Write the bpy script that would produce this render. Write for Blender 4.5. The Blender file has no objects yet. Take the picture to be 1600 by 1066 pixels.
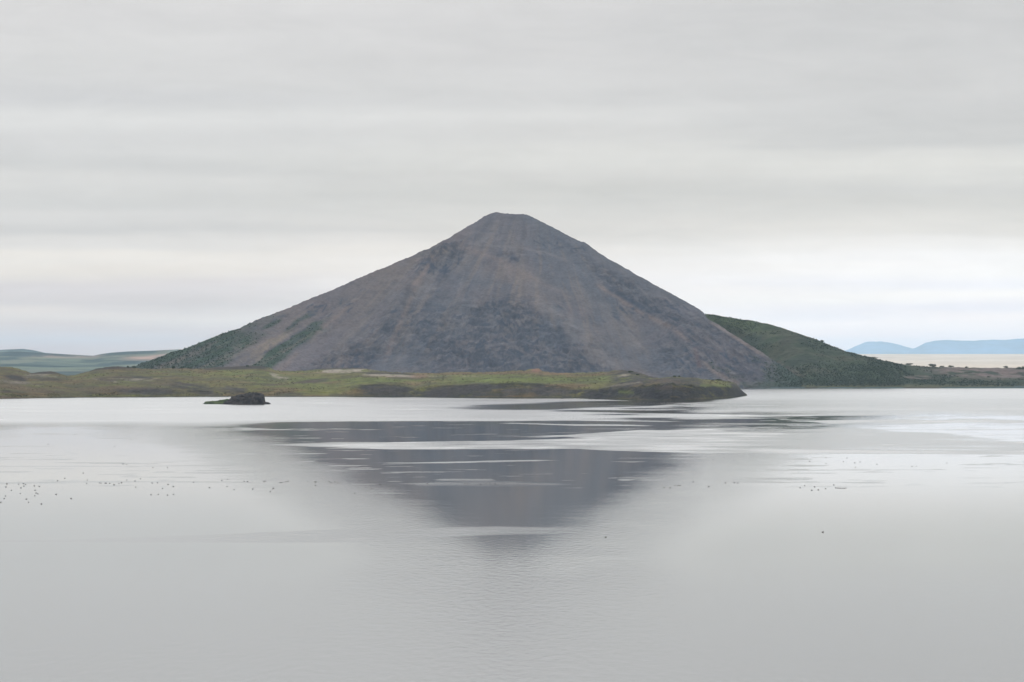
import bpy, math, random
import numpy as np

# ------------------------------------------------------------------ basics
sc = bpy.context.scene
COL = sc.collection
F = 4255.0          # focal length in pixels of a 1600-wide picture
HOR = 575.0         # horizon row
CAMH = 30.0         # eye height above the lake, metres
HAZE = 1.75e-5       # thin blue air
rng = np.random.default_rng(11)
random.seed(11)

def lin(c):
    c = np.asarray(c, float) / 255.0
    return np.where(c <= 0.04045, c / 12.92, ((c + 0.055) / 1.055) ** 2.4)

def Ydist(py):                       # distance of the lake surface seen at a row
    return F * CAMH / (py - HOR)

def interp(px, pts):
    p = np.array(pts, float)
    return np.interp(px, p[:, 0], p[:, 1])

def smooth(a, b, x):
    t = np.clip((x - a) / (b - a), 0, 1)
    return t * t * (3 - 2 * t)

# ------------------------------------------------------------------ noise
def _hash(ix, iy, seed):
    h = (ix.astype(np.int64) * 374761393 + iy.astype(np.int64) * 668265263 + seed * 2147483647) & 0xFFFFFFFF
    h = ((h ^ (h >> 13)) * 1274126177) & 0xFFFFFFFF
    h = ((h ^ (h >> 16)) * 2246822519) & 0xFFFFFFFF
    h = h ^ (h >> 15)
    return (h & 0xFFFFFF) / float(0x1000000)

def vnoise(x, y, seed=0):
    x = np.asarray(x, float); y = np.asarray(y, float)
    x, y = np.broadcast_arrays(x, y)
    ix = np.floor(x); iy = np.floor(y)
    fx = x - ix; fy = y - iy
    ux = fx * fx * fx * (fx * (fx * 6 - 15) + 10); uy = fy * fy * fy * (fy * (fy * 6 - 15) + 10)
    a = _hash(ix, iy, seed); b = _hash(ix + 1, iy, seed)
    c = _hash(ix, iy + 1, seed); d = _hash(ix + 1, iy + 1, seed)
    return (a + (b - a) * ux) * (1 - uy) + (c + (d - c) * ux) * uy

def fbm(x, y, oct=4, seed=0, gain=0.5):
    s = 0; amp = 1.0; tot = 0
    for k in range(oct):
        s = s + amp * vnoise(x * 2 ** k + 17.3 * k, y * 2 ** k + 9.1 * k, seed + k * 31)
        tot += amp; amp *= gain
    return s / tot                    # 0..1

def ridged(x, y, oct=4, seed=0, gain=0.5):
    s = 0; amp = 1.0; tot = 0
    for k in range(oct):
        n = vnoise(x * 2 ** k + 5.7 * k, y * 2 ** k + 3.3 * k, seed + k * 57)
        s = s + amp * (1 - np.abs(2 * n - 1)); tot += amp; amp *= gain
    return s / tot

def ell(px, py, cx, cy, rx, ry, ang=0.0, soft=0.5):
    a = math.radians(ang)
    dx = px - cx; dy = py - cy
    u = dx * math.cos(a) + dy * math.sin(a); v = -dx * math.sin(a) + dy * math.cos(a)
    d = np.sqrt((u / rx) ** 2 + (v / ry) ** 2)
    return 1 - smooth(1 - soft, 1 + soft, d)

# ------------------------------------------------------------------ mesh helpers
def mesh_obj(name, verts, faces, mat, col=None, attrs=None, parent=None, smooth_=True):
    """verts (n,3); faces (m,k) all the same k, one mesh object"""
    verts = np.asarray(verts, np.float32); faces = np.asarray(faces, np.int32)
    me = bpy.data.meshes.new(name)
    n, (m, k) = len(verts), faces.shape
    me.vertices.add(n); me.vertices.foreach_set('co', verts.ravel())
    me.loops.add(m * k); me.loops.foreach_set('vertex_index', faces.ravel())
    me.polygons.add(m)
    me.polygons.foreach_set('loop_start', np.arange(0, m * k, k, dtype=np.int32))
    me.polygons.foreach_set('use_smooth', np.full(m, smooth_))
    me.update(calc_edges=True)
    if col is not None:
        a = me.color_attributes.new('ground_colour', 'FLOAT_COLOR', 'POINT')
        c = np.ones((n, 4), np.float32); c[:, :3] = col
        a.data.foreach_set('color', c.ravel())
    for nm, v in (attrs or {}).items():
        a = me.attributes.new(nm, 'FLOAT', 'POINT')
        a.data.foreach_set('value', np.asarray(v, np.float32).ravel())
    me.validate()
    if mat: me.materials.append(mat)
    o = bpy.data.objects.new(name, me); COL.objects.link(o)
    if parent: o.parent = parent
    return o

def grid_faces(r, c):
    i = np.arange(r * c).reshape(r, c)
    return np.stack([i[:-1, :-1], i[:-1, 1:], i[1:, 1:], i[1:, :-1]], -1).reshape(-1, 4)

def tag(o, label=None, cat=None, group=None, kind=None):
    if label: o['label'] = label
    if cat: o['category'] = cat
    if group: o['group'] = group
    if kind: o['kind'] = kind
    return o

def empty(name, loc):
    o = bpy.data.objects.new(name, None); COL.objects.link(o)
    o.location = loc; o.empty_display_size = 1
    return o

# ------------------------------------------------------------------ materials
def newmat(name):
    m = bpy.data.materials.new(name); m.use_nodes = True
    nt = m.node_tree
    b = nt.nodes['Principled BSDF']
    return m, nt, b

def N(nt, t, **kw):
    n = nt.nodes.new(t)
    for k, v in kw.items():
        setattr(n, k, v)
    return n

def terrain_mat(name, s1, s2, amt=0.5, bump=0.5, dist=1.0, stretch=(1, 1, 1)):
    m, nt, b = newmat(name)
    L = nt.links.new
    at = N(nt, 'ShaderNodeVertexColor'); at.layer_name = 'ground_colour'
    tc = N(nt, 'ShaderNodeTexCoord'); mp = N(nt, 'ShaderNodeMapping')
    mp.inputs['Scale'].default_value = stretch
    L(tc.outputs['Object'], mp.inputs['Vector'])
    n1 = N(nt, 'ShaderNodeTexNoise'); n1.inputs['Scale'].default_value = s1; n1.inputs['Detail'].default_value = 6
    n2 = N(nt, 'ShaderNodeTexNoise'); n2.inputs['Scale'].default_value = s2; n2.inputs['Detail'].default_value = 4
    L(mp.outputs[0], n1.inputs['Vector']); L(mp.outputs[0], n2.inputs['Vector'])
    ad = N(nt, 'ShaderNodeMath', operation='ADD'); L(n1.outputs[0], ad.inputs[0]); L(n2.outputs[0], ad.inputs[1])
    mr = N(nt, 'ShaderNodeMapRange'); mr.inputs[1].default_value = 0.65; mr.inputs[2].default_value = 1.35
    mr.inputs[3].default_value = 1 - amt; mr.inputs[4].default_value = 1 + amt
    L(ad.outputs[0], mr.inputs[0])
    mx = N(nt, 'ShaderNodeVectorMath', operation='SCALE')
    L(at.outputs['Color'], mx.inputs[0]); L(mr.outputs[0], mx.inputs['Scale'])
    L(mx.outputs[0], b.inputs['Base Color'])
    b.inputs['Roughness'].default_value = 0.95
    b.inputs['Specular IOR Level'].default_value = 0.12
    bp = N(nt, 'ShaderNodeBump'); bp.inputs['Strength'].default_value = bump; bp.inputs['Distance'].default_value = dist
    L(ad.outputs[0], bp.inputs['Height']); L(bp.outputs[0], b.inputs['Normal'])
    return m

def plain_mat(name, c1, c2, scale, rough=0.9, spec=0.2):
    m, nt, b = newmat(name); L = nt.links.new
    tc = N(nt, 'ShaderNodeTexCoord'); n = N(nt, 'ShaderNodeTexNoise')
    n.inputs['Scale'].default_value = scale; n.inputs['Detail'].default_value = 4
    L(tc.outputs['Object'], n.inputs['Vector'])
    r = N(nt, 'ShaderNodeValToRGB')
    r.color_ramp.elements[0].position = 0.35; r.color_ramp.elements[0].color = (*c1, 1)
    r.color_ramp.elements[1].position = 0.65; r.color_ramp.elements[1].color = (*c2, 1)
    L(n.outputs[0], r.inputs[0]); L(r.outputs[0], b.inputs['Base Color'])
    b.inputs['Roughness'].default_value = rough; b.inputs['Specular IOR Level'].default_value = spec
    return m

M_MOUNT = terrain_mat('mountain_scree', 0.045, 0.28, 0.24, 0.5, 3.0)
M_HILL = terrain_mat('hill_heath', 0.06, 0.3, 0.35, 0.6, 2.0)
M_HEAD = terrain_mat('headland_grass', 0.06, 0.45, 0.36, 0.7, 1.2, (1, 0.35, 1.6))
M_FAR = terrain_mat('far_land', 0.004, 0.02, 0.22, 0.4, 10.0)
M_BLUE = terrain_mat('far_mountain_haze_blue', 0.0012, 0.004, 0.6, 0.4, 20.0)
M_ROCK = terrain_mat('lava_rock', 0.35, 1.4, 0.4, 0.9, 0.5)
M_LEAF = plain_mat('scrub_leaf', (0.018, 0.028, 0.017), (0.026, 0.037, 0.021), 0.25)
M_LEAF2 = plain_mat('dark_shrub_leaf', (0.020, 0.030, 0.016), (0.036, 0.048, 0.024), 0.6)
M_BARK = plain_mat('shrub_bark', (0.05, 0.04, 0.032), (0.08, 0.065, 0.05), 3)
M_DUCK = plain_mat('duck_plumage', (0.018, 0.016, 0.015), (0.045, 0.038, 0.033), 6, 0.7)
M_PALE = plain_mat('pale_stone', (0.30, 0.32, 0.29), (0.45, 0.46, 0.43), 1.5)

# ================================================================== MOUNTAIN
P_MT = [(130, 594), (170, 584), (210, 572), (250, 558), (270, 550), (300, 540), (340, 524), (376, 512), (400, 500.5), (420, 493), (460, 477),
        (500, 461), (530, 449), (560, 435), (600, 418.5), (640, 401.5), (670, 388), (690, 378), (707, 368), (720, 360.5), (740, 348.5), (755, 339), (765, 334.2),
        (778, 331.5), (790, 333.5), (803, 335), (818, 334.5), (828, 337), (840, 343), (860, 352.5), (880, 364), (908, 378), (913, 378.5), (940, 398), (970, 415),
        (1000, 432), (1030, 449), (1060, 465.5), (1080, 476.5), (1092, 483), (1099, 488), (1104, 497), (1126, 510), (1150, 525), (1175, 541), (1196, 555),
        (1215, 567), (1235, 580), (1255, 594), (1275, 608), (1290, 618)]
def fan_ridge(px, prof, y0, slope):
    """crest of a slope that starts at distance y0 and rises at `slope`, seen at row prof(px)"""
    k = (HOR - prof) / F
    z = (CAMH + k * y0) / (1 - k / slope)
    return y0 + z / slope, z

px = np.concatenate([np.arange(130, 1291, 1.25)])
prof = interp(px, P_MT)
prof = prof + (fbm(px / 14.0, px * 0, 3, 5) - 0.5) * 2.2 * smooth(150, 300, px) + (fbm(px / 3.2, px * 0 + 8, 2, 6) - 0.5) * 1.3 \
            + (fbm(px / 5.0, px * 0 + 3, 2, 9) - 0.5) * 1.8 * (1 - smooth(380, 430, px))
# foot of the slope: a central buttress comes forward, gullies lie on either side
foot = 4000 - 70 * np.exp(-((px - 800) / 150) ** 2) + 40 * np.exp(-((px - 1010) / 60) ** 2) + 30 * np.exp(-((px - 560) / 60) ** 2) \
       - 40 * np.exp(-((px - 1130) / 70) ** 2)
Yc, Zc = fan_ridge(px, prof, 4020, 0.60)
Zc = np.maximum(Zc, -4)
NF, NB = 270, 36
tf = np.linspace(0, 1, NF)
Y = foot[None, :] + (Yc - foot)[None, :] * tf[:, None]
# profile of the slope: steeper scree above, a concave foot
shape = 0.55 * tf + 0.45 * tf ** 1.5
shape = shape / shape[-1]
Z = (Zc + 2)[None, :] * shape[:, None] - 2
PX = np.broadcast_to(px[None, :], Y.shape)
X = (PX - 800) * Y / F
edge = smooth(0.0, 0.10, tf)[:, None] * (1 - smooth(0.90, 1.0, tf))[:, None]
hh = smooth(10, 60, Zc)[None, :]
# fall lines fan out from the summit
apx, apy = 40.0, 4700.0
th = np.arctan2(X - apx, apy - Y); rr = np.hypot(X - apx, apy - Y)
PYt = HOR - (Z - CAMH) * F / Y
gul = ridged(th * 9 + fbm(X / 90, Y / 90, 2, 3) * 0.8, rr / 700, 3, 21)
Z = Z + edge * hh * (gul - 0.55) * 13
rockm = np.clip(ell(PX, PYt, 735, 545, 110, 48, 0, .6) + ell(PX, PYt, 872, 560, 85, 42, 12, .6) + ell(PX, PYt, 795, 500, 70, 30, 0, .7)
                + 0.8 * ell(PX, PYt, 545, 562, 75, 20, -20, .6) + 0.9 * ell(PX, PYt, 688, 410, 40, 22, -30, .6)
                + 0.9 * ell(PX, PYt, 1000, 468, 95, 16, 33, .6) + 0.9 * ell(PX, PYt, 1145, 555, 75, 40, 35, .6)
                + 0.6 * ell(PX, PYt, 1060, 560, 50, 35, 30, .6) + 0.5 * ell(PX, PYt, 800, 405, 30, 10, 0, .6)
                + 0.5 * ell(PX, PYt, 640, 500, 60, 30, -35, .6), 0, 1)
rk = fbm(X / 26, (Y + 2 * Z) / 30, 4, 77)
rkm = rockm * smooth(0.40, 0.60, rk + 0.18 * (fbm(X / 9, (Y + Z) / 9, 2, 12) - .5))
Z = Z + edge * hh * (rockm * (ridged(X / 26, (.6 * Y + 1.6 * Z) / 30, 5, 40, .6) - 0.5) * 20 + (fbm(X / 12, Y / 12, 3, 90) - .5) * 3.0)
# a broad shoulder bending over the front
Z = Z + edge * hh * 12 * np.exp(-((PX - interp(PYt, [(350, 740), (395, 690), (450, 642), (560, 585)])) / 16) ** 2) * smooth(370, 400, PYt) * (1 - smooth(500, 570, PYt))
Z = Z + edge * hh * 9 * np.exp(-((PX - 980 - (PYt - 470) * 1.6) / 28) ** 2) * smooth(420, 460, PYt) * (1 - smooth(520, 580, PYt))
# back
tb = np.linspace(0, 1, NB + 1)[1:]
Yb = Yc[None, :] + tb[:, None] * (Zc + 10)[None, :] / 0.62
Zb = Zc[None, :] - tb[:, None] * (Zc + 10)[None, :]
Xb = (px[None, :] - 800) * Yb / F
PYf = HOR - (Z - CAMH) * F / Y

# colours of rock, scree and scrub
c = np.zeros(Z.shape + (3,))
grey = np.array([0.076, 0.079, 0.089]); purp = np.array([0.085, 0.076, 0.082]); tan = np.array([0.120, 0.100, 0.086])
dark = np.array([0.040, 0.046, 0.060]); blue = np.array([0.062, 0.071, 0.087]); green = np.array([0.031, 0.049, 0.033]); ochre = np.array([0.165, 0.135, 0.098])
brown = np.array([0.098, 0.085, 0.084])
wx = (fbm(X / 60, (Y + Z) / 60, 4, 200) - .5) * 60
n1 = fbm(X / 120, (Y + Z) / 120, 4, 201)
c[:] = grey
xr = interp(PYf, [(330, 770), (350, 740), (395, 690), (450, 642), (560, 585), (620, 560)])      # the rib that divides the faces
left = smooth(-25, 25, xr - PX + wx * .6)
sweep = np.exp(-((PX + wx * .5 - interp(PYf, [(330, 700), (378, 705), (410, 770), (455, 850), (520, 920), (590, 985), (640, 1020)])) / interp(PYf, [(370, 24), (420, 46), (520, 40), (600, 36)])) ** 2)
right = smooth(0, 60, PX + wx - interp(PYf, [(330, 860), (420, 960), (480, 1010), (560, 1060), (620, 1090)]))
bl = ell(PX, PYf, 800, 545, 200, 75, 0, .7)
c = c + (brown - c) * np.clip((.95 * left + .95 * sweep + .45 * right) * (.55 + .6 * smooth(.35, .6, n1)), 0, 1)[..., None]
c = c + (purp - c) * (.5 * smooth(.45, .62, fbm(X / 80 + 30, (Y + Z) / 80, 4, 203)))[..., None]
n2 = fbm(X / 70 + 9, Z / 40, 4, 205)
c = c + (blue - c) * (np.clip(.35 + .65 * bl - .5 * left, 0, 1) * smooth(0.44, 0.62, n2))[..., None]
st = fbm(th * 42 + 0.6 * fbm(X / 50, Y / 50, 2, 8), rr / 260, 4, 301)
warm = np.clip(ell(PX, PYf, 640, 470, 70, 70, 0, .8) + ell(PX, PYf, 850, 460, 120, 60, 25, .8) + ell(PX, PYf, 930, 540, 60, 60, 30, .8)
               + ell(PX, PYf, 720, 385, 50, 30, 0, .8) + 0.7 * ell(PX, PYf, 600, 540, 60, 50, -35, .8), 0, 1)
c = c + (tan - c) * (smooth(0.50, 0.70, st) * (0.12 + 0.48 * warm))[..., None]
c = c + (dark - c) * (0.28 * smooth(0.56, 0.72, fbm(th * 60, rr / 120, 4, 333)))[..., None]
c = c + (tan * 1.1 - c) * (0.35 * np.exp(-((PX - (668 - (PYf - 400) * 0.38)) / 7.0) ** 2) * smooth(395, 420, PYf) * (1 - smooth(500, 550, PYf)) * smooth(.3, .6, fbm(X / 8, Z / 12, 3, 61)))[..., None]
c = c + (tan * 1.15 - c) * (0.7 * ell(PX, PYf, 692, 393, 24, 5, -22, .6))[..., None]
def fan(x0, y0, x1, y1, w0, w1):
    tt_ = (PYf - y0) / (y1 - y0)
    cx = x0 + (x1 - x0) * tt_ + (fbm(PYf / 30, PYf * 0 + x0, 2, 5) - .5) * 14
    ww = w0 + (w1 - w0) * np.clip(tt_, 0, 1)
    return np.exp(-((PX - cx) / ww) ** 2) * smooth(-.02, .12, tt_) * (1 - smooth(.9, 1.05, tt_))
talus = np.zeros_like(Z)
for q in ((770, 400, 985, 600, 10, 42), (700, 392, 590, 560, 8, 26), (600, 455, 500, 590, 10, 26), (660, 470, 620, 600, 8, 18), (880, 420, 1010, 560, 8, 22), (775, 350, 700, 430, 6, 30), (1098, 560, 1150, 612, 4, 12), (790, 350, 840, 470, 6, 20)):
    talus = np.maximum(talus, fan(*q))
talus = talus * (.45 + .55 * smooth(.35, .6, fbm(th * 50, rr / 200, 3, 350)))
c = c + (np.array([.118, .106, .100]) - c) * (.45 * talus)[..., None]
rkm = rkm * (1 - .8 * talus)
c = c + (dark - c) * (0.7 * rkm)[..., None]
spk = fbm(X / 5, (Z + .5 * Y) / 4, 3, 402)
c = c * (0.88 + 0.24 * spk)[..., None]
c = c + (dark - c) * (0.85 * (.25 + .75 * rockm) * (1 - .7 * talus) * smooth(0.57, 0.65, fbm(X / 9, (Z + .3 * Y) / 5.5, 4, 410)))[..., None]
# scrub on the left flank in bands that run down the fall line, with a bare ochre slip between
s = PX * 0.53 + PYf * 0.85 + (fbm(X / 40, Z / 20, 3, 71) - .5) * 16
gL = smooth(0, 12, 672 - s) * (1 - smooth(355, 440, PX + (fbm(X / 25, Z / 15, 3, 72) - .5) * 90))
gL = np.maximum(gL, smooth(688, 692, s) * (1 - smooth(706, 714, s)) * (1 - smooth(478, 510, PX + (fbm(X / 20, Z / 12, 3, 73) - .5) * 60)))
gL = np.maximum(gL, 0.7 * smooth(668, 674, s) * (1 - smooth(676, 682, s)) * smooth(440, 450, PX) * (1 - smooth(480, 500, PX)))
gL = np.maximum(gL, 0.8 * ell(PX, PYf, 424, 507, 16, 4, -25, .5))
gR = 0.75 * ell(PX, PYf, 1125, 572, 22, 14, 38, .5) + 0.6 * ell(PX, PYf, 1180, 595, 60, 9, 0, .5) + 0.6 * ell(PX, PYf, 1190, 572, 26, 8, 40, .5) + .95 * smooth(1180, 1225, PX + (fbm(X / 18, Z / 10, 3, 84) - .5) * 40)
gm = np.clip(np.maximum(gL + gR * smooth(.35, .6, fbm(X / 14, Z / 9, 3, 81)), .95 * smooth(1196, 1222, PX + (fbm(X / 12, Z / 8, 3, 87) - .5) * 24)), 0, 1)
c = c + (green * (0.75 + 0.5 * fbm(X / 10, Z / 7, 3, 83))[..., None] - c) * (gm * (0.80 + 0.2 * smooth(.3, .5, fbm(X / 12, Z / 8, 3, 82))))[..., None]
pale = ell(s, PX, 681, 405, 9, 45, 0, .35) * smooth(.25, .45, fbm(X / 10, Z / 10, 3, 86))
c = c + (ochre - c) * (0.75 * pale * (0.5 + 0.5 * smooth(395, 430, PX)))[..., None]
c = c + (purp * 1.25 - c) * (0.5 * smooth(714, 722, s) * (1 - smooth(730, 745, s)) * (1 - smooth(500, 560, PX)))[..., None]
# pale gravel along the edge of the right spur
sp = np.abs(PYf - interp(PX, P_MT))
c = c + (tan - c) * (0.7 * (1 - smooth(3, 9, sp)) * smooth(1110, 1130, PX) * (1 - smooth(1180, 1215, PX)))[..., None]
c = c + (green * .9 - c) * (smooth(594, 599, PYf + wx * .06) * smooth(1130, 1160, PX))[..., None]
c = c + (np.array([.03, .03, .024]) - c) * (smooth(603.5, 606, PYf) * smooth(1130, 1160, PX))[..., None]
c = c + (np.array([.068, .060, .067]) - c) * (0.5 * ell(PX, PYf, 1150, 565, 60, 30, 35, .7))[..., None]

ln = smooth(.66, .80, ridged(X / 20 + wx / 40, (Z + .35 * Y + .35 * X) / 12, 4, 420, .55)) * smooth(.38, .55, fbm(X / 50, Z / 30, 3, 421))
c = c + (dark * .8 - c) * (.75 * ln * np.clip(rockm + .12, 0, 1) * (1 - .8 * gm) * (1 - .7 * talus))[..., None]
def stroke(pts, w0, w1, col_, k, brk=.35, seed_=0):
    p = np.array(pts, float)
    lo, hi = p[:, 0].min() - 5 * max(w0, w1) - 6, p[:, 0].max() + 5 * max(w0, w1) + 6
    j0, j1 = np.searchsorted(px, [lo, hi])
    if j1 - j0 < 2: return
    ax, ay = PX[:, j0:j1], PYf[:, j0:j1]
    best = np.zeros_like(ax)
    n_ = len(p) - 1
    for q in range(n_):
        a_, b_ = p[q], p[q + 1]
        d_ = b_ - a_; l2 = (d_ ** 2).sum()
        t_ = np.clip(((ax - a_[0]) * d_[0] + (ay - a_[1]) * d_[1]) / l2, 0, 1)
        ds = np.hypot(ax - a_[0] - t_ * d_[0], ay - a_[1] - t_ * d_[1])
        f_ = (q + t_) / n_
        best = np.maximum(best, np.exp(-(ds / (w0 + (w1 - w0) * f_)) ** 2) * smooth(0, .12, f_) * (1 - smooth(.85, 1, f_)))
    best = best * smooth(brk - .12, brk + .14, fbm(X[:, j0:j1] / 9 + seed_, (Z[:, j0:j1] + .4 * Y[:, j0:j1]) / 8, 3, 500 + seed_)) * k
    c[:, j0:j1] = c[:, j0:j1] + (np.asarray(col_) - c[:, j0:j1]) * best[..., None]
g2_ = np.random.default_rng(5)
pink = np.array([.150, .118, .104]); ink = np.array([.030, .039, .057]); pal = np.array([.125, .118, .118])
for _ in range(170):                                    # scree runs down the fall line
    x0 = g2_.uniform(330, 1130); yt = np.interp(x0, px, prof) ; y0 = yt + g2_.uniform(4, max(8, (560 - yt) * .8)); ln_ = g2_.uniform(18, 75)
    sl = (x0 - 790) / 190
    pts = [(x0, y0), (x0 + sl * ln_ * .5 + g2_.normal() * 1.5, y0 + ln_ * .5), (x0 + sl * 1.05 * ln_, y0 + ln_)]
    lightc = g2_.random() < .55
    stroke(pts, .9, g2_.uniform(1.6, 4.0), (tan if x0 < 640 or 780 < x0 < 960 else pal) if lightc else ink, g2_.uniform(.18, .45), .4, int(g2_.integers(0, 90)))
for cx, cy, rx, ry, n_, an in ((735, 540, 95, 42, 70, -20), (870, 560, 80, 36, 60, 25), (800, 498, 52, 24, 32, 30), (545, 562, 62, 18, 26, -35), (688, 412, 34, 18, 24, -35), (1010, 478, 80, 16, 26, 32),
                               (1140, 555, 62, 36, 44, 38), (1075, 560, 30, 24, 22, 50), (640, 500, 50, 28, 20, -35), (940, 580, 30, 10, 12, 20), (480, 480, 70, 16, 16, -30), (880, 385, 36, 16, 14, 25)):
    for _ in range(n_):                                  # ledges and blocks of broken lava
        x0 = cx + g2_.normal() * rx * .55; y0 = cy + g2_.normal() * ry * .55
        if y0 < np.interp(x0, px, prof) + 5: continue
        L_ = g2_.uniform(3, 11); a_ = math.radians(an + g2_.normal() * 22); w_ = g2_.uniform(1.0, 2.6)
        dx, dy = math.cos(a_) * L_, math.sin(a_) * L_
        sd = int(g2_.integers(0, 90))
        stroke([(x0 - dx, y0 - dy), (x0 + g2_.normal(), y0 + g2_.normal()), (x0 + dx, y0 + dy)], w_, w_ * .7, ink, g2_.uniform(.65, 1.0), .34, sd)
        if g2_.random() < .5:
            stroke([(x0 - dx, y0 - dy - w_ * 1.7), (x0 + dx, y0 + dy - w_ * 1.7)], w_ * .7, w_ * .6, pal, g2_.uniform(.3, .6), .4, sd)
for pts, w0, w1, cl_, k in (([(694, 394), (672, 412), (650, 448), (636, 480), (612, 535), (596, 580)], 2, 5, pink, .45), ([(678, 400), (662, 425), (640, 452)], 2, 3, pink, .55),
                            ([(706, 388), (690, 410), (668, 450), (655, 490)], 2, 5, pal, .45), ([(668, 405), (676, 416), (690, 424), (704, 418)], 4, 3, ink, .8), ([(720, 379), (760, 384), (800, 386), (850, 394), (900, 412)], 2, 2, pal, .5),
                            ([(716, 384), (770, 402), (800, 420), (840, 438), (900, 470)], 3, 6, pink, .28), ([(797, 402), (812, 408)], 5, 4, ink, .75), ([(925, 440), (960, 462), (1000, 488), (1050, 512), (1085, 540)], 3, 4, pink, .6),
                            ([(945, 448), (975, 464), (1010, 484), (1045, 496)], 4, 5, ink, .75), ([(860, 366), (885, 380), (905, 396)], 3, 2, ink, .5), ([(830, 462), (880, 500), (930, 545), (985, 592)], 6, 16, pal, .5),
                            ([(1085, 540), (1090, 562), (1096, 580)], 4, 4, (.085, .058, .058), .7), ([(1094, 558), (1112, 578), (1140, 594), (1160, 602)], 2, 5, pink, .6), ([(1104, 500), (1130, 515), (1160, 535), (1195, 558)], 2, 2, pink, .6),
                            ([(470, 548), (440, 574), (425, 588)], 4, 8, pink, .5), ([(560, 462), (520, 500), (480, 540)], 2, 6, pink, .35), ([(780, 340), (770, 360), (745, 385)], 2, 4, pal, .4), ([(740, 356), (760, 362), (790, 364)], 2, 2, ink, .4)):
    stroke(pts, w0, w1, cl_, k, .3, 7)
hl_ = smooth(.62, .74, fbm(X / 12 + 40, (Z + .3 * Y) / 8, 4, 423)) * rockm
c = c + (np.array([.120, .112, .112]) - c) * (.5 * hl_)[..., None]
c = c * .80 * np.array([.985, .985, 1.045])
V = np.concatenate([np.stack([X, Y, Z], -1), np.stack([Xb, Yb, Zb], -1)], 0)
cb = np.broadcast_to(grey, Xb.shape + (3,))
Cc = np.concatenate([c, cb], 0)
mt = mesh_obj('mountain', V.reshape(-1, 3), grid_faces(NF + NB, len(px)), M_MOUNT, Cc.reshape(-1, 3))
tag(mt, kind='structure')
MT = dict(V=np.stack([X, Y, Z], -1), g=gm)

# ================================================================== GREEN HILL + LOW FAR SHORE (right)
P_HL = [(960, 560), (1010, 520), (1050, 497), (1085, 491), (1100, 491), (1116, 492), (1135, 495), (1150, 497.5), (1175, 501.5), (1200, 506), (1225, 513.5),
        (1250, 522), (1275, 530.5), (1300, 541), (1320, 548.5), (1345, 555), (1370, 561), (1400, 567.5), (1420, 571), (1450, 573.5), (1480, 574), (1520, 574.8),
        (1560, 575), (1600, 574.5), (1700, 572), (1900, 574), (2300, 580)]
px = np.concatenate([np.arange(960, 1640, 1.5), np.arange(1640, 2300, 8.0)])
prof = interp(px, P_HL) + (fbm(px / 9.0, px * 0, 3, 15) - 0.5) * 2.0
Yc, Zc = fan_ridge(px, prof, 4030, 0.30)
sh = 3990.0 + np.clip(1262 - px, 0, 400) * 2.2 + (fbm(px / 60, px * 0, 3, 18) - .5) * 60
low = smooth(1380, 1440, px)
Yc = Yc + 300 * low
Zc = CAMH + (HOR - prof) * Yc / F
NF = 150
tf = np.linspace(0, 1, NF) ** 1.15
Y = sh[None, :] + (Yc - sh)[None, :] * tf[:, None]
PX = np.broadcast_to(px[None, :], Y.shape)
X = (PX - 800) * Y / F
tt = np.broadcast_to(tf[:, None], Y.shape)
shape = tt ** (0.85 + 0.1 * low)[None, :]
Z = (Zc + .6)[None, :] * shape - .6
edge = smooth(0.02, 0.12, tt) * (1 - smooth(0.88, 1.0, tt))
Z = Z + edge * ((fbm(X / 70, Y / 70, 4, 25) - .5) * 14 + (fbm(X / 14, Y / 14, 3, 27) - .5) * 3)
PYf = HOR - (Z - CAMH) * F / Y
c = np.zeros(Z.shape + (3,))
g1 = np.array([0.023, 0.033, 0.018]); g2 = np.array([0.019, 0.027, 0.017]); br = np.array([0.050, 0.042, 0.028]); pk = np.array([0.115, 0.088, 0.085])
c[:] = g1
c = c + (g2 - c) * smooth(.42, .6, fbm(X / 45, Y / 60, 4, 31))[..., None]
c = c + (br - c) * (0.35 * smooth(.55, .7, fbm(X / 60, Y / 40, 4, 32)))[..., None]
c = c + (np.array([.046, .060, .026]) - c) * (0.7 * ell(PX, PYf, 1150, 505, 60, 10, 14, .8))[..., None]
pinkm = 0.85 * ell(PX, PYf, 1545, 582, 85, 9, 2, .4) + .6 * ell(PX, PYf, 1435, 590, 26, 3, 0, .5) + 0.3 * ell(PX, PYf, 1228, 574, 26, 4, 28, .5) + .3 * ell(PX, PYf, 1290, 582, 22, 5, 20, .5)
c = c + (pk - c) * np.clip(pinkm * smooth(.3, .5, fbm(X / 30, Y / 25, 3, 34)), 0, 1)[..., None]
c = c + (np.array([.050, .052, .028]) - c) * (smooth(600, 602, PYf))[..., None]
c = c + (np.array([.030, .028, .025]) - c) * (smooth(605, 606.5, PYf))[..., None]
c = c * .82 * (0.75 + 0.5 * fbm(X / 6, Y / 8, 3, 36))[..., None]
tb = np.linspace(0, 1, 21)[1:]
Yb = Yc[None, :] + tb[:, None] * (Zc + 10)[None, :] / 0.3
Zb = Zc[None, :] - tb[:, None] * (Zc + 10)[None, :]
V = np.concatenate([np.stack([X, Y, Z], -1), np.stack([(px[None, :] - 800) * Yb / F, Yb, Zb], -1)], 0)
Cc = np.concatenate([c, np.broadcast_to(g1, Yb.shape + (3,))], 0)
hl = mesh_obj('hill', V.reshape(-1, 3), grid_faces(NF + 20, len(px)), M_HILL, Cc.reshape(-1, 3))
tag(hl, kind='structure')
HL = dict(V=np.stack([X, Y, Z], -1), py=PYf, px=PX, pink=np.clip(pinkm, 0, 1))

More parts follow.
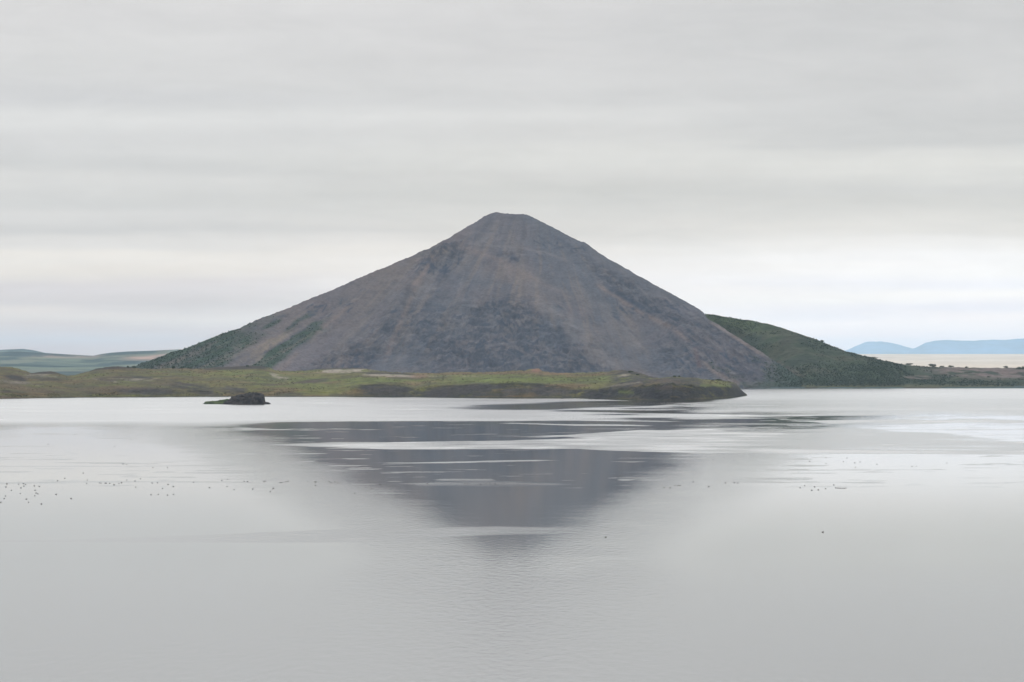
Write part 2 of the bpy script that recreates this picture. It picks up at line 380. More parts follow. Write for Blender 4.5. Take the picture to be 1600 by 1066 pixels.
# ================================================================== GROUND (plain behind the lake, low hills left, sand plain right)
px = np.concatenate([np.linspace(-3200, -300, 40), np.arange(-290, 400, 2.5), np.arange(400, 1250, 25), np.arange(1250, 1900, 3.5), np.linspace(1910, 4800, 40)])
Yr = np.concatenate([[3930, 3960, 3985], np.geomspace(4000, 68000, 320)])
PX, Y = np.meshgrid(px, Yr)
X = (PX - 800) * Y / F
# left: rows seen at growing distance
skl = interp(px, [(-3200, 560), (-100, 551), (0, 550), (30, 549.3), (60, 551), (100, 553.5), (145, 556), (160, 553), (175, 551), (200, 549.3), (240, 548), (280, 546), (330, 548), (500, 560), (900, 570)])
ly = np.array([3930, 4000, 5000, 7000, 9000, 11000]); 
yl = np.stack([np.full_like(px, 610), np.full_like(px, 605), np.full_like(px, 597), np.full_like(px, 585), 0.55 * 585 + .45 * skl, skl], 0)
rowl = np.empty_like(Y)
for j in range(len(px)):
    rowl[:, j] = np.interp(Yr, ly, yl[:, j])
Zl = CAMH + (HOR - rowl) * Y / F
back = interp(px, [(-3200, 560), (-60, 549), (-10, 547.5), (10, 546.3), (35, 545.3), (50, 547), (62, 549.5), (80, 554), (200, 562), (900, 570)])
Zpk = CAMH + (HOR - skl) * 11000 / F
fall = smooth(11000, 13000, Y)
Zl = np.where(Y > 11000, Zpk[None, :] * (1 - fall) + 20 * fall, Zl)
Z2 = (CAMH + (HOR - back) * 17000 / F)[None, :] * np.exp(-((Y - 17000) / 1500) ** 2)
Zl = np.maximum(Zl, Z2)
dl = np.clip((Y - 4500) / 6000, 0, 1) * (1 - smooth(10300, 11000, Y)) * (Y < 11000)
Zl = Zl + dl * ((fbm(X / 700, Y / 260, 4, 61) - .5) * 40)
# right: sand plain rising to a far edge
yr = np.array([3930, 4000, 4600, 7000, 20000])
rowr = np.interp(Y, yr, [610, 605, 590, 574, 553.2])
Zr = CAMH + (HOR - rowr) * Y / F
Zr = np.where(Y > 20000, (CAMH + (HOR - 553.2) * 20000 / F) * (1 - smooth(20000, 24000, Y)), Zr)
Zr = Zr + smooth(5000, 9000, Y) * (1 - smooth(17000, 19500, Y)) * (fbm(X / 1500, Y / 900, 3, 64) - .5) * 14
w = smooth(600, 1100, PX)
Z = Zl * (1 - w) + Zr * w
Z = np.where(Y < 3970, -2.5, np.where(Y < 3999, -0.4, Z))
PYf = HOR - (Z - CAMH) * F / Y
c = np.zeros(Z.shape + (3,))
c[:] = np.array([.028, .046, .048])
c = c + (np.array([.075, .098, .075]) - c) * smooth(.46, .60, fbm(X / 900, Y / 330, 4, 65))[..., None]
c = c + (np.array([.018, .036, .036]) - c) * (0.9 * smooth(.52, .60, fbm(X / 800 + 4, Y / 260, 4, 66)))[..., None]
c = c + (np.array([.24, .17, .14]) - c) * (np.clip(1.0 * ell(PX, PYf, 275, 556, 70, 4, -4, .5) + .55 * ell(PX, PYf, 110, 557, 60, 2.5, 0, .6) + .8 * ell(PX, PYf, 225, 559, 30, 1.6, 0, .6), 0, 1))[..., None]
c = c + (np.array([.016, .032, .036]) - c) * ((1 - w) * .8 * smooth(.53, .60, fbm(X / 150 + 2, Y / 520, 4, 68)))[..., None]
c = c + (np.array([.10, .112, .085]) - c) * ((1 - w) * .7 * smooth(.57, .66, fbm(X / 190 + 7, Y / 420, 4, 69)))[..., None]
sand = w * smooth(4600, 5600, Y)
c = c + (np.array([.355, .320, .275]) * (0.85 + 0.3 * fbm(X / 1200, Y / 500, 4, 67))[..., None] - c) * sand[..., None]
gr = mesh_obj('ground', np.stack([X, Y, Z], -1).reshape(-1, 3), grid_faces(*Z.shape), M_FAR, c.reshape(-1, 3))
tag(gr, kind='structure')

# ================================================================== FAR BLUE MOUNTAINS (right)
def far_range(prof_pts, Y0, wid, seed):
    px = np.arange(prof_pts[0][0], prof_pts[-1][0], 3.0)
    prof = interp(px, prof_pts) + (fbm(px / 40, px * 0, 4, seed) - .5) * 5
    Zc = CAMH + (HOR - prof) * Y0 / F
    t = np.linspace(-1, 1, 61)
    Y = Y0 + t[:, None] * wid + 0 * px[None, :]
    # rows in front and behind stay under the crest line
    Z = Zc[None, :] * (1 - np.abs(t)[:, None] ** 1.1) - 3
    X = (px[None, :] - 800) * Y / F
    Z = Z + (1 - np.abs(t)[:, None]) * np.abs(t)[:, None] * (ridged(X / 1400, Y / 1400, 4, seed) - .5) * 220
    c = np.empty(Z.shape + (3,)); c[:] = np.array([.050, .095, .170])  # blue of the distant haze is put into the mountain colour
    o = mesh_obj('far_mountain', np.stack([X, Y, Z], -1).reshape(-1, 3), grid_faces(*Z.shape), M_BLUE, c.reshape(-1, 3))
    tag(o, kind='structure')
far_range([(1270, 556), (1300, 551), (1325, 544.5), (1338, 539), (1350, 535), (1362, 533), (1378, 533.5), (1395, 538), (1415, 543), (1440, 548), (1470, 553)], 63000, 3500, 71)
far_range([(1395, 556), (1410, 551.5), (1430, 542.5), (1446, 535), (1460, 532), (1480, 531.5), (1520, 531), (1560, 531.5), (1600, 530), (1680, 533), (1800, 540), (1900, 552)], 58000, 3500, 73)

# ================================================================== HEADLAND
W_ = [(-700, 628), (-250, 626), (0, 623.6), (60, 622.4), (150, 621.4), (300, 620.3), (400, 620), (640, 620.4), (700, 621.4), (800, 622), (900, 622.4), (950, 624),
      (1000, 626), (1050, 627), (1085, 626), (1110, 624.5), (1140, 622), (1160, 619.6), (1168, 618.4)]
S_ = [(-700, 582), (-250, 578), (-60, 575), (0, 573), (20, 574), (40, 579), (48, 583), (55, 582), (65, 580.8), (80, 580.5), (92, 583), (105, 587), (115, 587), (140, 580), (150, 576),
      (165, 573.6), (185, 572.6), (205, 574.5), (220, 576), (240, 577), (268, 575), (300, 576), (320, 576), (340, 574), (370, 572.4), (395, 571.6), (420, 573.5), (430, 579),
      (460, 580), (480, 579), (500, 576.5), (530, 575), (560, 575), (590, 579), (610, 582), (640, 582.5), (680, 583), (720, 581), (740, 582.5), (780, 581), (800, 579.5),
      (820, 579), (830, 576.4), (842, 576), (848, 580), (870, 583), (900, 582.5), (930, 582), (950, 580.5), (965, 578.5), (985, 579.5), (1000, 583), (1015, 588), (1030, 591),
      (1050, 589), (1060, 589.5), (1080, 590), (1100, 593), (1130, 595), (1145, 598), (1152, 602), (1158, 609), (1164, 614), (1168, 617.5)]
B_ = [(-700, 620), (-250, 618), (0, 618), (150, 616), (200, 613), (260, 613), (300, 612), (340, 612), (400, 613), (480, 614), (540, 613), (560, 604), (580, 601), (620, 602),
      (650, 610), (665, 607), (700, 602), (760, 600), (800, 600), (850, 602), (880, 603), (900, 608), (930, 609), (960, 608), (990, 607), (1020, 601), (1050, 601),
      (1080, 604), (1100, 604), (1130, 606), (1150, 609), (1160, 615.5), (1168, 618.2)]
px = np.concatenate([np.arange(-700, -20, 5.0), np.arange(-20, 1168.5, 1.25)])
wob = (fbm(px / 34, px * 0, 3, 101) - .5)
Ys = Ydist(interp(px, W_) + wob * 0.5)
D = interp(px, [(-700, 430), (800, 430), (1000, 330), (1100, 230), (1140, 120), (1158, 50), (1168, 8)])
S = interp(px, S_) + (fbm(px / 7, px * 0, 3, 103) - .5) * 1.6 * (1 - smooth(1155, 1166, px))
B = interp(px, B_) + (fbm(px / 12, px * 0, 3, 105) - .5) * 2.5 * (1 - smooth(1140, 1160, px))
B = np.maximum(B, S + 1.0)
tb_ = 0.045
NF = 260
u = np.linspace(0, 1, NF)
t = np.where(u < .35, u / .35 * tb_, tb_ + ((u - .35) / .65) ** 1.6 * (1 - tb_))
Y = Ys[None, :] + D[None, :] * t[:, None]
Wl = HOR + F * CAMH / Ys
row = np.empty_like(Y)
a1 = np.clip(t / tb_, 0, 1)[:, None]; a2 = np.clip((t - tb_) / (1 - tb_), 0, 1)[:, None]
row = np.where(t[:, None] <= tb_, Wl + (B - Wl)[None, :] * a1 ** 0.9, B + (S - B)[None, :] * (a2 ** 0.62))
Z = CAMH + (HOR - row) * Y / F
PX = np.broadcast_to(px[None, :], Y.shape); X = (PX - 800) * Y / F
T = np.broadcast_to(t[:, None], Y.shape)
ed = smooth(0.0, 0.03, T) * (1 - smooth(.8, 1, T)) * (1 - smooth(1110, 1160, PX))
PYf = HOR - (Z - CAMH) * F / Y
bluff = np.clip(ell(PX, PYf, 605, 612, 46, 9, 3, .25) + ell(PX, PYf, 720, 613, 62, 11, -6, .25) + ell(PX, PYf, 815, 611, 75, 10.5, 0, .3) + ell(PX, PYf, 920, 617, 55, 8, 0, .4)
                + ell(PX, PYf, 1030, 606, 75, 20, 0, .35) + .8 * ell(PX, PYf, 985, 593, 45, 9, 15, .5) + .8 * ell(PX, PYf, 1085, 606, 14, 14, 50, .4) + ell(PX, PYf, 1150, 610, 16, 10, 20, .4)
                + .9 * ell(PX, PYf, 235, 612, 48, 6, 2, .4) + .9 * ell(PX, PYf, 300, 607, 40, 6, 14, .4) + .8 * ell(PX, PYf, 365, 609, 22, 6, 0, .5) + .6 * ell(PX, PYf, 455, 617, 20, 4, 0, .5)
                + .7 * ell(PX, PYf, 660, 617, 30, 5, 0, .5), 0, 1)
rockend = np.clip(ell(PX, PYf, 1040, 615, 70, 12, 0, .4) + ell(PX, PYf, 950, 615, 26, 9, -10, .5) + ell(PX, PYf, 1120, 612, 20, 8, 0, .5) + ell(PX, PYf, 1155, 612, 14, 10, 0, .5), 0, 1)
Z = Z + ed * ((fbm(X / 45, (Y + 6 * Z) / 60, 4, 111) - .5) * 3.2 + (fbm(X / 9, (Y + 6 * Z) / 20, 3, 113) - .5) * 1.3)
Z = Z + smooth(0, .01, T) * np.clip(bluff + rockend, 0, 1) * (ridged(X / 9, (Y + 8 * Z) / 24, 4, 117) - .5) * np.where(rockend > .3, 4.6, 1.8) * (1 - smooth(1140, 1160, PX))
PYf = HOR - (Z - CAMH) * F / Y
Q = Y + 8 * Z
c = np.zeros(Z.shape + (3,))
olive = np.array([.088, .082, .030]); grn = np.array([.082, .098, .026]); red = np.array([.108, .070, .040]); drk = np.array([.042, .043, .026])
gryb = np.array([.038, .035, .035]); palec = np.array([.21, .185, .155]); cap = np.array([.026, .021, .019]); lav = np.array([.033, .032, .034])
c[:] = olive
fld = np.clip(ell(PX, PYf, 800, 592, 260, 8, 0, .5) + ell(PX, PYf, 420, 590, 240, 14, 0, .7) * .7, 0, 1)
c = c + (grn - c) * (smooth(.35, .6, fbm(X / 60, Q / 110, 4, 121) + .16 * (fld - .4)) * (.35 + .65 * fld))[..., None]
c = c + (red - c) * (0.65 * smooth(.50, .66, fbm(X / 50 + 7, Q / 60, 4, 123) + .10 * ell(PX, PYf, 110, 600, 160, 15, 0, .8) + 0.15 * ell(PX, PYf, 760, 583, 170, 3, 0, .7) - .10 * fld))[..., None]
c = c + (drk - c) * (0.6 * smooth(.54, .66, fbm(X / 26, Q / 45, 4, 125)))[..., None]
c = c + (gryb - c) * (bluff * smooth(.25, .5, fbm(X / 16, Q / 30, 4, 127)))[..., None]
c = c + (lav - c) * (rockend * smooth(.38, .52, fbm(X / 10, Q / 22, 4, 129)))[..., None]
c = c + (drk * .8 - c) * (bluff * .6 * smooth(.5, .62, fbm(X / 7, Q / 18, 3, 130)))[..., None]
for (cx, cy, rx, ry, an, k) in ((545, 579.5, 44, 3.2, -2, .9), (606, 586.5, 40, 2.2, 2, .9), (636, 588, 20, 2, 2, .6), (205, 592, 36, 2.2, 0, .75), (165, 594.5, 20, 1.8, 8, .7), (60, 585.5, 26, 3, -8, .7),
                                (20, 597, 40, 2, 8, .5), (435, 588.5, 14, 3, 20, .65), (700, 588, 60, 1.4, 0, .3), (975, 584, 10, 4, 0, .5), (30, 598, 16, 2.0, -2, .7), (980, 600, 30, 1.6, -8, .35)):
    c = c + (palec - c) * (k * ell(PX, PYf, cx, cy, rx, ry, an, .35) * smooth(.3, .5, fbm(X / 9, Z / 2.5, 3, 131)))[..., None]
for (cx, cy, rx, ry, an, k) in ((545, 576, 55, 1.2, -1, .8), (606, 583.7, 48, 1.2, 2, .8), (635, 591.5, 28, 1.6, 2, .6), (200, 589.8, 38, 1.4, 0, .8), (178, 574.5, 34, 2.4, -2, .9), (70, 582.5, 24, 2, 0, .9),
                                (25, 591, 18, 4, 10, .9), (375, 574.5, 56, 3.0, -2, .95), (70, 591, 30, 3, 4, .7), (300, 602, 34, 1.6, 10, .7), (490, 595, 26, 3, -6, .7), (165, 593, 20, 1.2, 5, .6),
                                (985, 581.5, 20, 2.2, 10, .8), (1015, 588, 16, 1.8, 25, .6), (10, 612, 8, 2, 0, .8), (145, 614, 10, 1.5, 0, .6), (840, 578.5, 9, 1.0, 0, .3)):
    c = c + (cap - c) * (k * ell(PX, PYf, cx, cy, rx, ry, an, .35))[..., None]
c = c + (np.array([.16, .085, .065]) - c) * (.9 * ell(PX, PYf, 838, 579, 8, 3.2, 0, .35) + .5 * ell(PX, PYf, 868, 584.5, 26, 1.6, 0, .5) + .55 * ell(PX, PYf, 655, 588, 14, 3, 0, .5))[..., None]
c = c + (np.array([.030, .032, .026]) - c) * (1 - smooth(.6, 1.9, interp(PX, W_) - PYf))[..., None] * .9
def mark(pts, w0, w1, col_, k, brk=.34, seed_=0):        # bare edges, banks and sandy cuts in the turf
    p = np.array(pts, float)
    j0, j1 = np.searchsorted(px, [p[:, 0].min() - 5 * max(w0, w1) - 4, p[:, 0].max() + 5 * max(w0, w1) + 4])
    if j1 - j0 < 2: return
    ax, ay = PX[:, j0:j1], PYf[:, j0:j1]; best = np.zeros_like(ax); n_ = len(p) - 1
    for q in range(n_):
        a_, b_ = p[q], p[q + 1]; d_ = b_ - a_
        t_ = np.clip(((ax - a_[0]) * d_[0] + (ay - a_[1]) * d_[1]) / (d_ ** 2).sum(), 0, 1); f_ = (q + t_) / n_
        ds = np.hypot((ax - a_[0] - t_ * d_[0]), (ay - a_[1] - t_ * d_[1]))
        best = np.maximum(best, np.exp(-(ds / (w0 + (w1 - w0) * f_)) ** 2) * smooth(0, .08, f_) * (1 - smooth(.9, 1, f_)))
    best = best * smooth(brk - .14, brk + .14, fbm(X[:, j0:j1] / 7 + seed_, Q[:, j0:j1] / 16, 3, 600 + seed_)) * k
    c[:, j0:j1] = c[:, j0:j1] + (np.asarray(col_) - c[:, j0:j1]) * best[..., None]
soot = (.020, .018, .017); bank = (.040, .036, .036); rust = (.105, .066, .040); sand_ = (.21, .19, .16); rockb = (.024, .023, .026); turf = (.082, .105, .026); straw = (.125, .110, .050)
for pts, w0, w1, cl_, k in (([(14, 589), (38, 591)], 3, 2.5, soot, .8), ([(46, 584), (62, 581.5), (78, 581.5), (98, 585)], 2, 2, soot, .9), ([(62, 588), (90, 589)], 1.5, 1.5, sand_, .4), ([(138, 580.5), (160, 575.5), (185, 574), (212, 575.5)], 2.2, 2, soot, .9),
        ([(268, 576), (285, 575), (306, 576)], 2, 2, soot, .7), ([(316, 575.5), (345, 574.5), (380, 573.5), (426, 575.5)], 3, 3, soot, .95), ([(193, 590.5), (215, 589.8), (240, 591)], 1.4, 1.4, soot, .85), ([(194, 594), (240, 594.5)], 1.4, 1.2, sand_, .5),
        ([(154, 593), (178, 596)], 1.3, 1.2, soot, .7), ([(264, 602), (290, 606), (312, 611), (334, 614)], 2.2, 1.6, soot, .8), ([(184, 611), (225, 609), (275, 613)], 2.5, 3, bank, .8), ([(352, 605), (366, 608), (384, 612)], 2.5, 3, bank, .8),
        ([(404, 603.5), (450, 600), (504, 594)], 1.5, 1.2, (.055, .034, .030), .8), ([(424, 588), (438, 590), (452, 591)], 2, 1.6, sand_, .6), ([(498, 577.5), (530, 575.8), (570, 576.5)], 1.0, 1.0, soot, .8), ([(502, 580.5), (530, 579), (566, 579)], 2.2, 2, sand_, .8),
        ([(570, 584.5), (600, 583), (650, 585.5)], 1.2, 1, soot, .85), ([(576, 587), (605, 586.3), (636, 587)], 1.4, 1.2, sand_, .75), ([(560, 604), (585, 601.5), (622, 602.5), (650, 610)], 1.3, 1.3, soot, .7), ([(562, 610), (600, 609), (645, 614)], 6, 4, bank, .85),
        ([(650, 586), (690, 584.5), (760, 583.5), (830, 582), (900, 585)], 1.6, 1.6, rust, .75), ([(658, 609), (700, 603), (760, 600.5), (830, 601), (890, 605)], 1.0, 1.0, soot, .55), ([(662, 613), (715, 609), (775, 609)], 7, 7.5, bank, .95), ([(780, 611), (840, 610), (896, 614)], 7, 5, (.052, .047, .045), .85),
        ([(700, 594), (800, 592), (900, 593)], 3, 3, turf, .6), ([(560, 596), (640, 594), (700, 594)], 2, 2, turf, .4), ([(620, 599), (660, 597), (720, 596)], 1.5, 1.5, straw, .5), ([(963, 584), (978, 581.5), (994, 584), (1008, 588)], 2, 1.6, soot, .85), ([(964, 588), (980, 586)], 2, 2, sand_, .35),
        ([(934, 609), (950, 612), (964, 613)], 3, 3, rockb, .9), ([(905, 616), (935, 618), (960, 620)], 2, 2, rockb, .8), ([(990, 612), (1015, 616), (1048, 619)], 4, 4, rockb, .95), ([(1000, 620), (1040, 623), (1075, 623)], 3, 2.5, rockb, .9), ([(965, 612), (992, 614)], 3, 2.5, turf, .6),
        ([(1050, 595), (1070, 598), (1088, 606), (1094, 614)], 2, 2.2, soot, .75), ([(1010, 596), (1040, 594), (1066, 598)], 3, 3, (.060, .046, .036), .8), ([(1020, 605), (1060, 606), (1080, 612)], 4, 3, (.056, .045, .038), .8), ([(1092, 602), (1120, 602), (1146, 604)], 3, 2, turf, .65), ([(1096, 598), (1130, 599)], 1.5, 1.2, straw, .6),
        ([(1110, 612), (1122, 613), (1132, 616)], 3, 2.5, rockb, .9), ([(1152, 606), (1160, 613), (1165, 617)], 2.5, 2, rockb, .9), ([(1085, 620), (1120, 620), (1150, 617)], 1.6, 1.2, rockb, .7), ([(880, 588), (920, 586), (960, 583)], 1.6, 1.6, rust, .5)):
    mark(pts, w0, w1, cl_, k, .30, int(pts[0][0]) % 83)
moor = 1 - smooth(180, 420, PX + (fbm(X / 90, Q / 90, 3, 140) - .5) * 160)
c = c + (np.array([.070, .050, .034]) - c) * (moor * .5 * smooth(.40, .60, fbm(X / 34 + 3, Q / 50, 4, 141)))[..., None]
c = c * (.80 - .12 * moor[..., None]) * (0.72 + 0.56 * fbm(X / 4.5, Q / 16, 3, 133))[..., None]
tb = np.linspace(0, 1, 13)[1:]
Zend = Z[-1]
Yb = Y[-1][None, :] + tb[:, None] * np.minimum(300, D)[None, :]
Zb = Zend[None, :] - tb[:, None] * (Zend + 2.5)[None, :]
front = np.stack([X[0], Y[0] - 1.5, np.full_like(px, -2.0)], -1)[None]
V = np.concatenate([front, np.stack([X, Y, Z], -1), np.stack([(px[None, :] - 800) * Yb / F, Yb, Zb], -1)], 0)
Cc = np.concatenate([np.broadcast_to(lav, front.shape), c, np.broadcast_to(olive, Yb.shape + (3,))], 0)
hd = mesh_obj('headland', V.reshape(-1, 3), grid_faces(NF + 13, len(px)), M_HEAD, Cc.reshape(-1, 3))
tag(hd, kind='structure')
HD = dict(V=np.stack([X, Y, Z], -1), px=px, bl=np.clip(bluff + rockend, 0, 1), lum=c.mean(-1))

# ================================================================== ISLET
def heap(name, parent, mat, top, base_row, cols, depth, pal, seed, rough, origin):
    Y0 = Ydist(base_row)
    px = cols
    tp = interp(px, top)
    Zt = CAMH + (HOR - tp) * Y0 / F
    nv = 60
    v = np.linspace(-1, 1, nv)
    dep = depth * np.interp(px, [px[0], px[0] + 12, px[-1] - 8, px[-1]], [.15, 1, 1, .2])
    Y = Y0 + depth + v[:, None] * dep[None, :]
    X = (px[None, :] - 800) * (Y0 / F) + 0 * Y
    Z = (Zt + .8)[None, :] * np.sqrt(np.maximum(0, 1 - np.abs(v) ** 2.6))[:, None] - .8
    k = np.clip(1 - np.abs(v), 0, 1)[:, None] ** .5
    Z = Z + k * (ridged(X / 6, Y / 6 + Z / 5, 4, seed) - .55) * rough
    Y = Y + (fbm(X / 3, Z / 2, 3, seed + 1) - .5) * rough * 1.2
    n = fbm(X / 3, Z / 1.5 + Y / 5, 4, seed + 2)[..., None]
    c = pal[0] + (pal[1] - pal[0]) * smooth(.38, .62, n)
    P = np.stack([X, Y, Z], -1).reshape(-1, 3) - np.array(origin)
    return mesh_obj(name, P, grid_faces(nv, len(px)), mat, c.reshape(-1, 3), parent=parent)

yi = Ydist(631.6)
org = ((370 - 800) * yi / F, yi + 8, 0)
isl = empty('rocky_islet', org)
tag(isl, 'small dark lava islet with a low green end, off the grassy shore', 'islet')
heap('rock_outcrop', isl, M_ROCK, [(344, 632), (350, 629), (356, 625), (362, 621.5), (368, 618.6), (374, 616.6), (381, 615.2), (392, 614.8), (402, 615.2), (408, 617), (411, 619), (412, 627), (413.5, 630), (419, 631.4), (421, 632)],
     632.0, np.arange(344, 421.1, .5), 9, (np.array([.014, .013, .014]), np.array([.034, .030, .029])), 501, 3.6, org)
heap('grass_bank', isl, M_ROCK, [(312, 632), (317, 630.6), (319, 628.4), (326, 627.6), (335, 626.8), (345, 625.6), (354, 624.4), (362, 623.2), (370, 626), (378, 631.5)],
     631.5, np.arange(312, 378, .5), 8, (np.array([.020, .030, .013]), np.array([.040, .056, .020])), 511, 1.6, org)

# pale stone at the waterline, far left
def boulder(loc, dims, mat, seed):
    nu, nv = 40, 22
    a = np.linspace(0, 2 * math.pi, nu, endpoint=False); b = np.linspace(-1.5, 1.5, nv)
    A, Bb = np.meshgrid(a, b)
    d = 1 + .28 * (fbm(np.cos(A) * 2 + 5, np.sin(A) * 2 + Bb * 2, 3, seed) - .5) * 2
    P = np.stack([np.cos(A) * np.cos(Bb) * d * dims[0], np.sin(A) * np.cos(Bb) * d * dims[1], (np.sin(Bb) * d * .5 + .35) * dims[2]], -1)
    i = np.arange(nu * nv).reshape(nv, nu)
    f = np.stack([i[:-1], np.roll(i, -1, 1)[:-1], np.roll(i, -1, 1)[1:], i[1:]], -1).reshape(-1, 4)
    o = mesh_obj('boulder', P.reshape(-1, 3), f, mat)
    o.location = loc
    return o
yb = Ydist(622.7)
tag(boulder(((30.5 - 800) * yb / F, yb - .8, 0.25), (3.2, 1.4, 1.9), M_PALE, 5), 'low whitish stone at the waterline of the grassy shore, far left', 'boulder')

# ================================================================== VEGETATION
def leaf_cloud(centers, radii, per, size):
    n = len(centers)
    c = np.repeat(centers, per, 0); r = np.repeat(radii, per, 0)
    d = rng.normal(size=(n * per, 3)); d /= np.linalg.norm(d, axis=1)[:, None]
    p = c + d * r * (rng.random((n * per, 1)) ** .45)
    p[:, 2] = np.maximum(p[:, 2], c[:, 2] - r[:, 2] * .8)
    a = rng.normal(size=(n * per, 3)); a /= np.linalg.norm(a, axis=1)[:, None]
    b = np.cross(a, d); b /= np.maximum(np.linalg.norm(b, axis=1), 1e-6)[:, None]
    s = size * (0.6 + .8 * rng.random((n * per, 1)))
    q = np.stack([p - a * s - b * s * .2, p + b * s * .8, p + a * s - b * s * .2, p - b * s * .7], 1)
    return q.reshape(-1, 3), np.arange(n * per * 4).reshape(-1, 4)

# uncountable low heath and tussocks on the headland
Vh = HD['V'].reshape(-1, 3)
dn = fbm(Vh[:, 0] / 30, (Vh[:, 1] + 8 * Vh[:, 2]) / 45, 3, 640)
idx = np.flatnonzero((dn > .46 + .12 * rng.random(len(dn))) & (Vh[:, 2] > 1.2) & (HD['bl'].ravel() < .4) & (HD['lum'].ravel() > .040) & (HD['lum'].ravel() < .095)); sel = rng.choice(idx, 3200)
h = .22 + .45 * rng.random(len(sel)) ** 2
v_, f_ = leaf_cloud(Vh[sel] + np.stack([rng.normal(size=len(sel)) * .5, 0 * h, h * .4], -1), np.stack([h * 1.7, h * 1.7, h * .8], -1), 12, .30)
M_HEATH = plain_mat('heath_leaf', (0.028, 0.027, 0.014), (0.060, 0.058, 0.024), 0.09)
tag(mesh_obj('low_heath', v_, f_, M_HEATH, smooth_=False), kind='stuff')

# uncountable birch scrub that covers the foot of the hill and the left flank
cs, rs = [], []
V = MT['V'].reshape(-1, 3); g = MT['g'].ravel()
idx = np.flatnonzero((g > .25 + .6 * rng.random(len(g))) & (V[:, 2] > 2)); sel = rng.choice(idx, 3600)
h = .35 + .65 * rng.random(len(sel))
cs.append(V[sel] + np.stack([rng.normal(size=len(sel)) * .8, 0 * h, h * .5], -1)); rs.append(np.stack([h * 1.1, h * 1.1, h * .8], -1))
V = HL['V'].reshape(-1, 3); py = HL['py'].ravel(); pxx = HL['px'].ravel(); pk_ = HL['pink'].ravel()
dens = fbm(V[:, 0] / 60, V[:, 1] / 60, 3, 601)
ok = (dens + .12 * smooth(585, 600, py) > .36 + .22 * rng.random(len(py))) & (pk_ < .35) & (pxx > 1095) & (pxx < 1720) & (py < 603.5)
idx = np.flatnonzero(ok); sel = rng.choice(idx, 7500)
h = (.4 + .9 * rng.random(len(sel)) ** 2) * (1 + .5 * smooth(588, 600, py[sel]))
cs.append(V[sel] + np.stack([rng.normal(size=len(sel)) * 1.0, 0 * h, h * .5], -1)); rs.append(np.stack([h * 1.2, h * 1.2, h * .8], -1))
cs = np.concatenate(cs); rs = np.concatenate(rs)
v_, f_ = leaf_cloud(cs, rs, 14, .62)
sb = mesh_obj('birch_scrub', v_, f_, M_LEAF, smooth_=False)
tag(sb, kind='stuff')

def tube(pts, rad, n=6):
    pts = np.array(pts, float); vs, fs = [], []
    for i, (p, r) in enumerate(zip(pts, rad)):
        d = pts[min(i + 1, len(pts) - 1)] - pts[max(i - 1, 0)]; d /= np.linalg.norm(d)
        a = np.cross(d, [0.3, 1, 0.1]); a /= np.linalg.norm(a); b = np.cross(d, a)
        for k in range(n):
            w = 2 * math.pi * k / n
            vs.append(p + r * (a * math.cos(w) + b * math.sin(w)))
    for i in range(len(pts) - 1):
        for k in range(n):
            fs.append((i * n + k, i * n + (k + 1) % n, (i + 1) * n + (k + 1) % n, (i + 1) * n + k))
    return vs, fs

def shrub(loc, w, h, label, cat, group, seed, mat=None, name='shrub'):
    r = np.random.default_rng(seed)
    e = empty(name, loc); tag(e, label, cat, group)
    vs, fs = [], []
    tips = []
    for k in range(6):
        a = r.random() * 6.28; rr = (.25 + .5 * r.random()) * w / 2
        tip = np.array([math.cos(a) * rr, math.sin(a) * rr, h * (.45 + .35 * r.random())]); tips.append(tip)
        v, f = tube([(0, 0, -.4), tip * [.3, .3, .5], tip], [.10 * h / 3, .07 * h / 3, .03 * h / 3])
        fs += [tuple(i + len(vs) for i in q) for q in f]; vs += v
    mesh_obj('stem', vs, fs, M_BARK, parent=e)
    n = 16
    ang = r.random(n) * 6.28; rad = np.sqrt(r.random(n)) * w * .40
    zc = h * (.28 + .42 * r.random(n)) * (1 - .35 * (rad / (w * .4)) ** 2)
    cen = np.stack([np.cos(ang) * rad, np.sin(ang) * rad, zc], -1)
    rd = np.stack([np.full(n, w * .17), np.full(n, w * .17), np.full(n, h * .25)], -1)
    v, f = leaf_cloud(cen, rd, 46, max(.22, h * .075))
    mesh_obj('foliage', v, f, mat or M_LEAF2, parent=e, smooth_=False)
    return e

def at_hill(pxv, row_t):
    cpx = HL['px'][0]; j = int(np.argmin(np.abs(cpx - pxv)))
    p = HL['V'][int(row_t * (HL['V'].shape[0] - 1)), j]
    return (float(p[0]), float(p[1]), float(p[2]) - .2)
def at_head(pxv, row_t):
    j = int(np.argmin(np.abs(HD['px'] - pxv)))
    p = HD['V'][int(row_t * (HD['V'].shape[0] - 1)), j]
    return (float(p[0]), float(p[1]), float(p[2]) - .15)

for k, (x, t_, w, h, lb) in enumerate((
        (1284, 1, 9, 3.6, 'dark bush breaking the skyline halfway down the green hill'),
        (1366, 1, 13, 3.4, 'low bush on the skyline where the green hill flattens out'),
        (1421, 1, 18, 4.6, 'broad flat green bush on the far right skyline, nearest to the green hill'),
        (1456, 1, 15, 6.0, 'largest rounded dark bush on the low far right skyline'),
        (1471, 1, 9, 3.6, 'low bush just right of the largest skyline bush'),
        (1485, 1, 13, 4.2, 'wide bush right of the largest skyline bush, last of that row'),
        (1511, 1, 7, 3.4, 'small lone bush on the bare far right skyline'),
        (1572, 1, 10, 4.0, 'pale-topped lone bush on the skyline near the right edge'),
        (1598, .93, 20, 7.0, 'dark bush cut off by the right edge of the picture'),
        (1512, .62, 22, 3.0, 'long dark bush on the bare pinkish slope of the far right shore'),
        (1545, .50, 8, 2.6, 'small dark bush low on the bare pinkish slope, near the right edge'))):
    shrub(at_hill(x, t_), w, h, lb, 'bush', 'bushes on the far right shore', 900 + k, M_LEAF2)
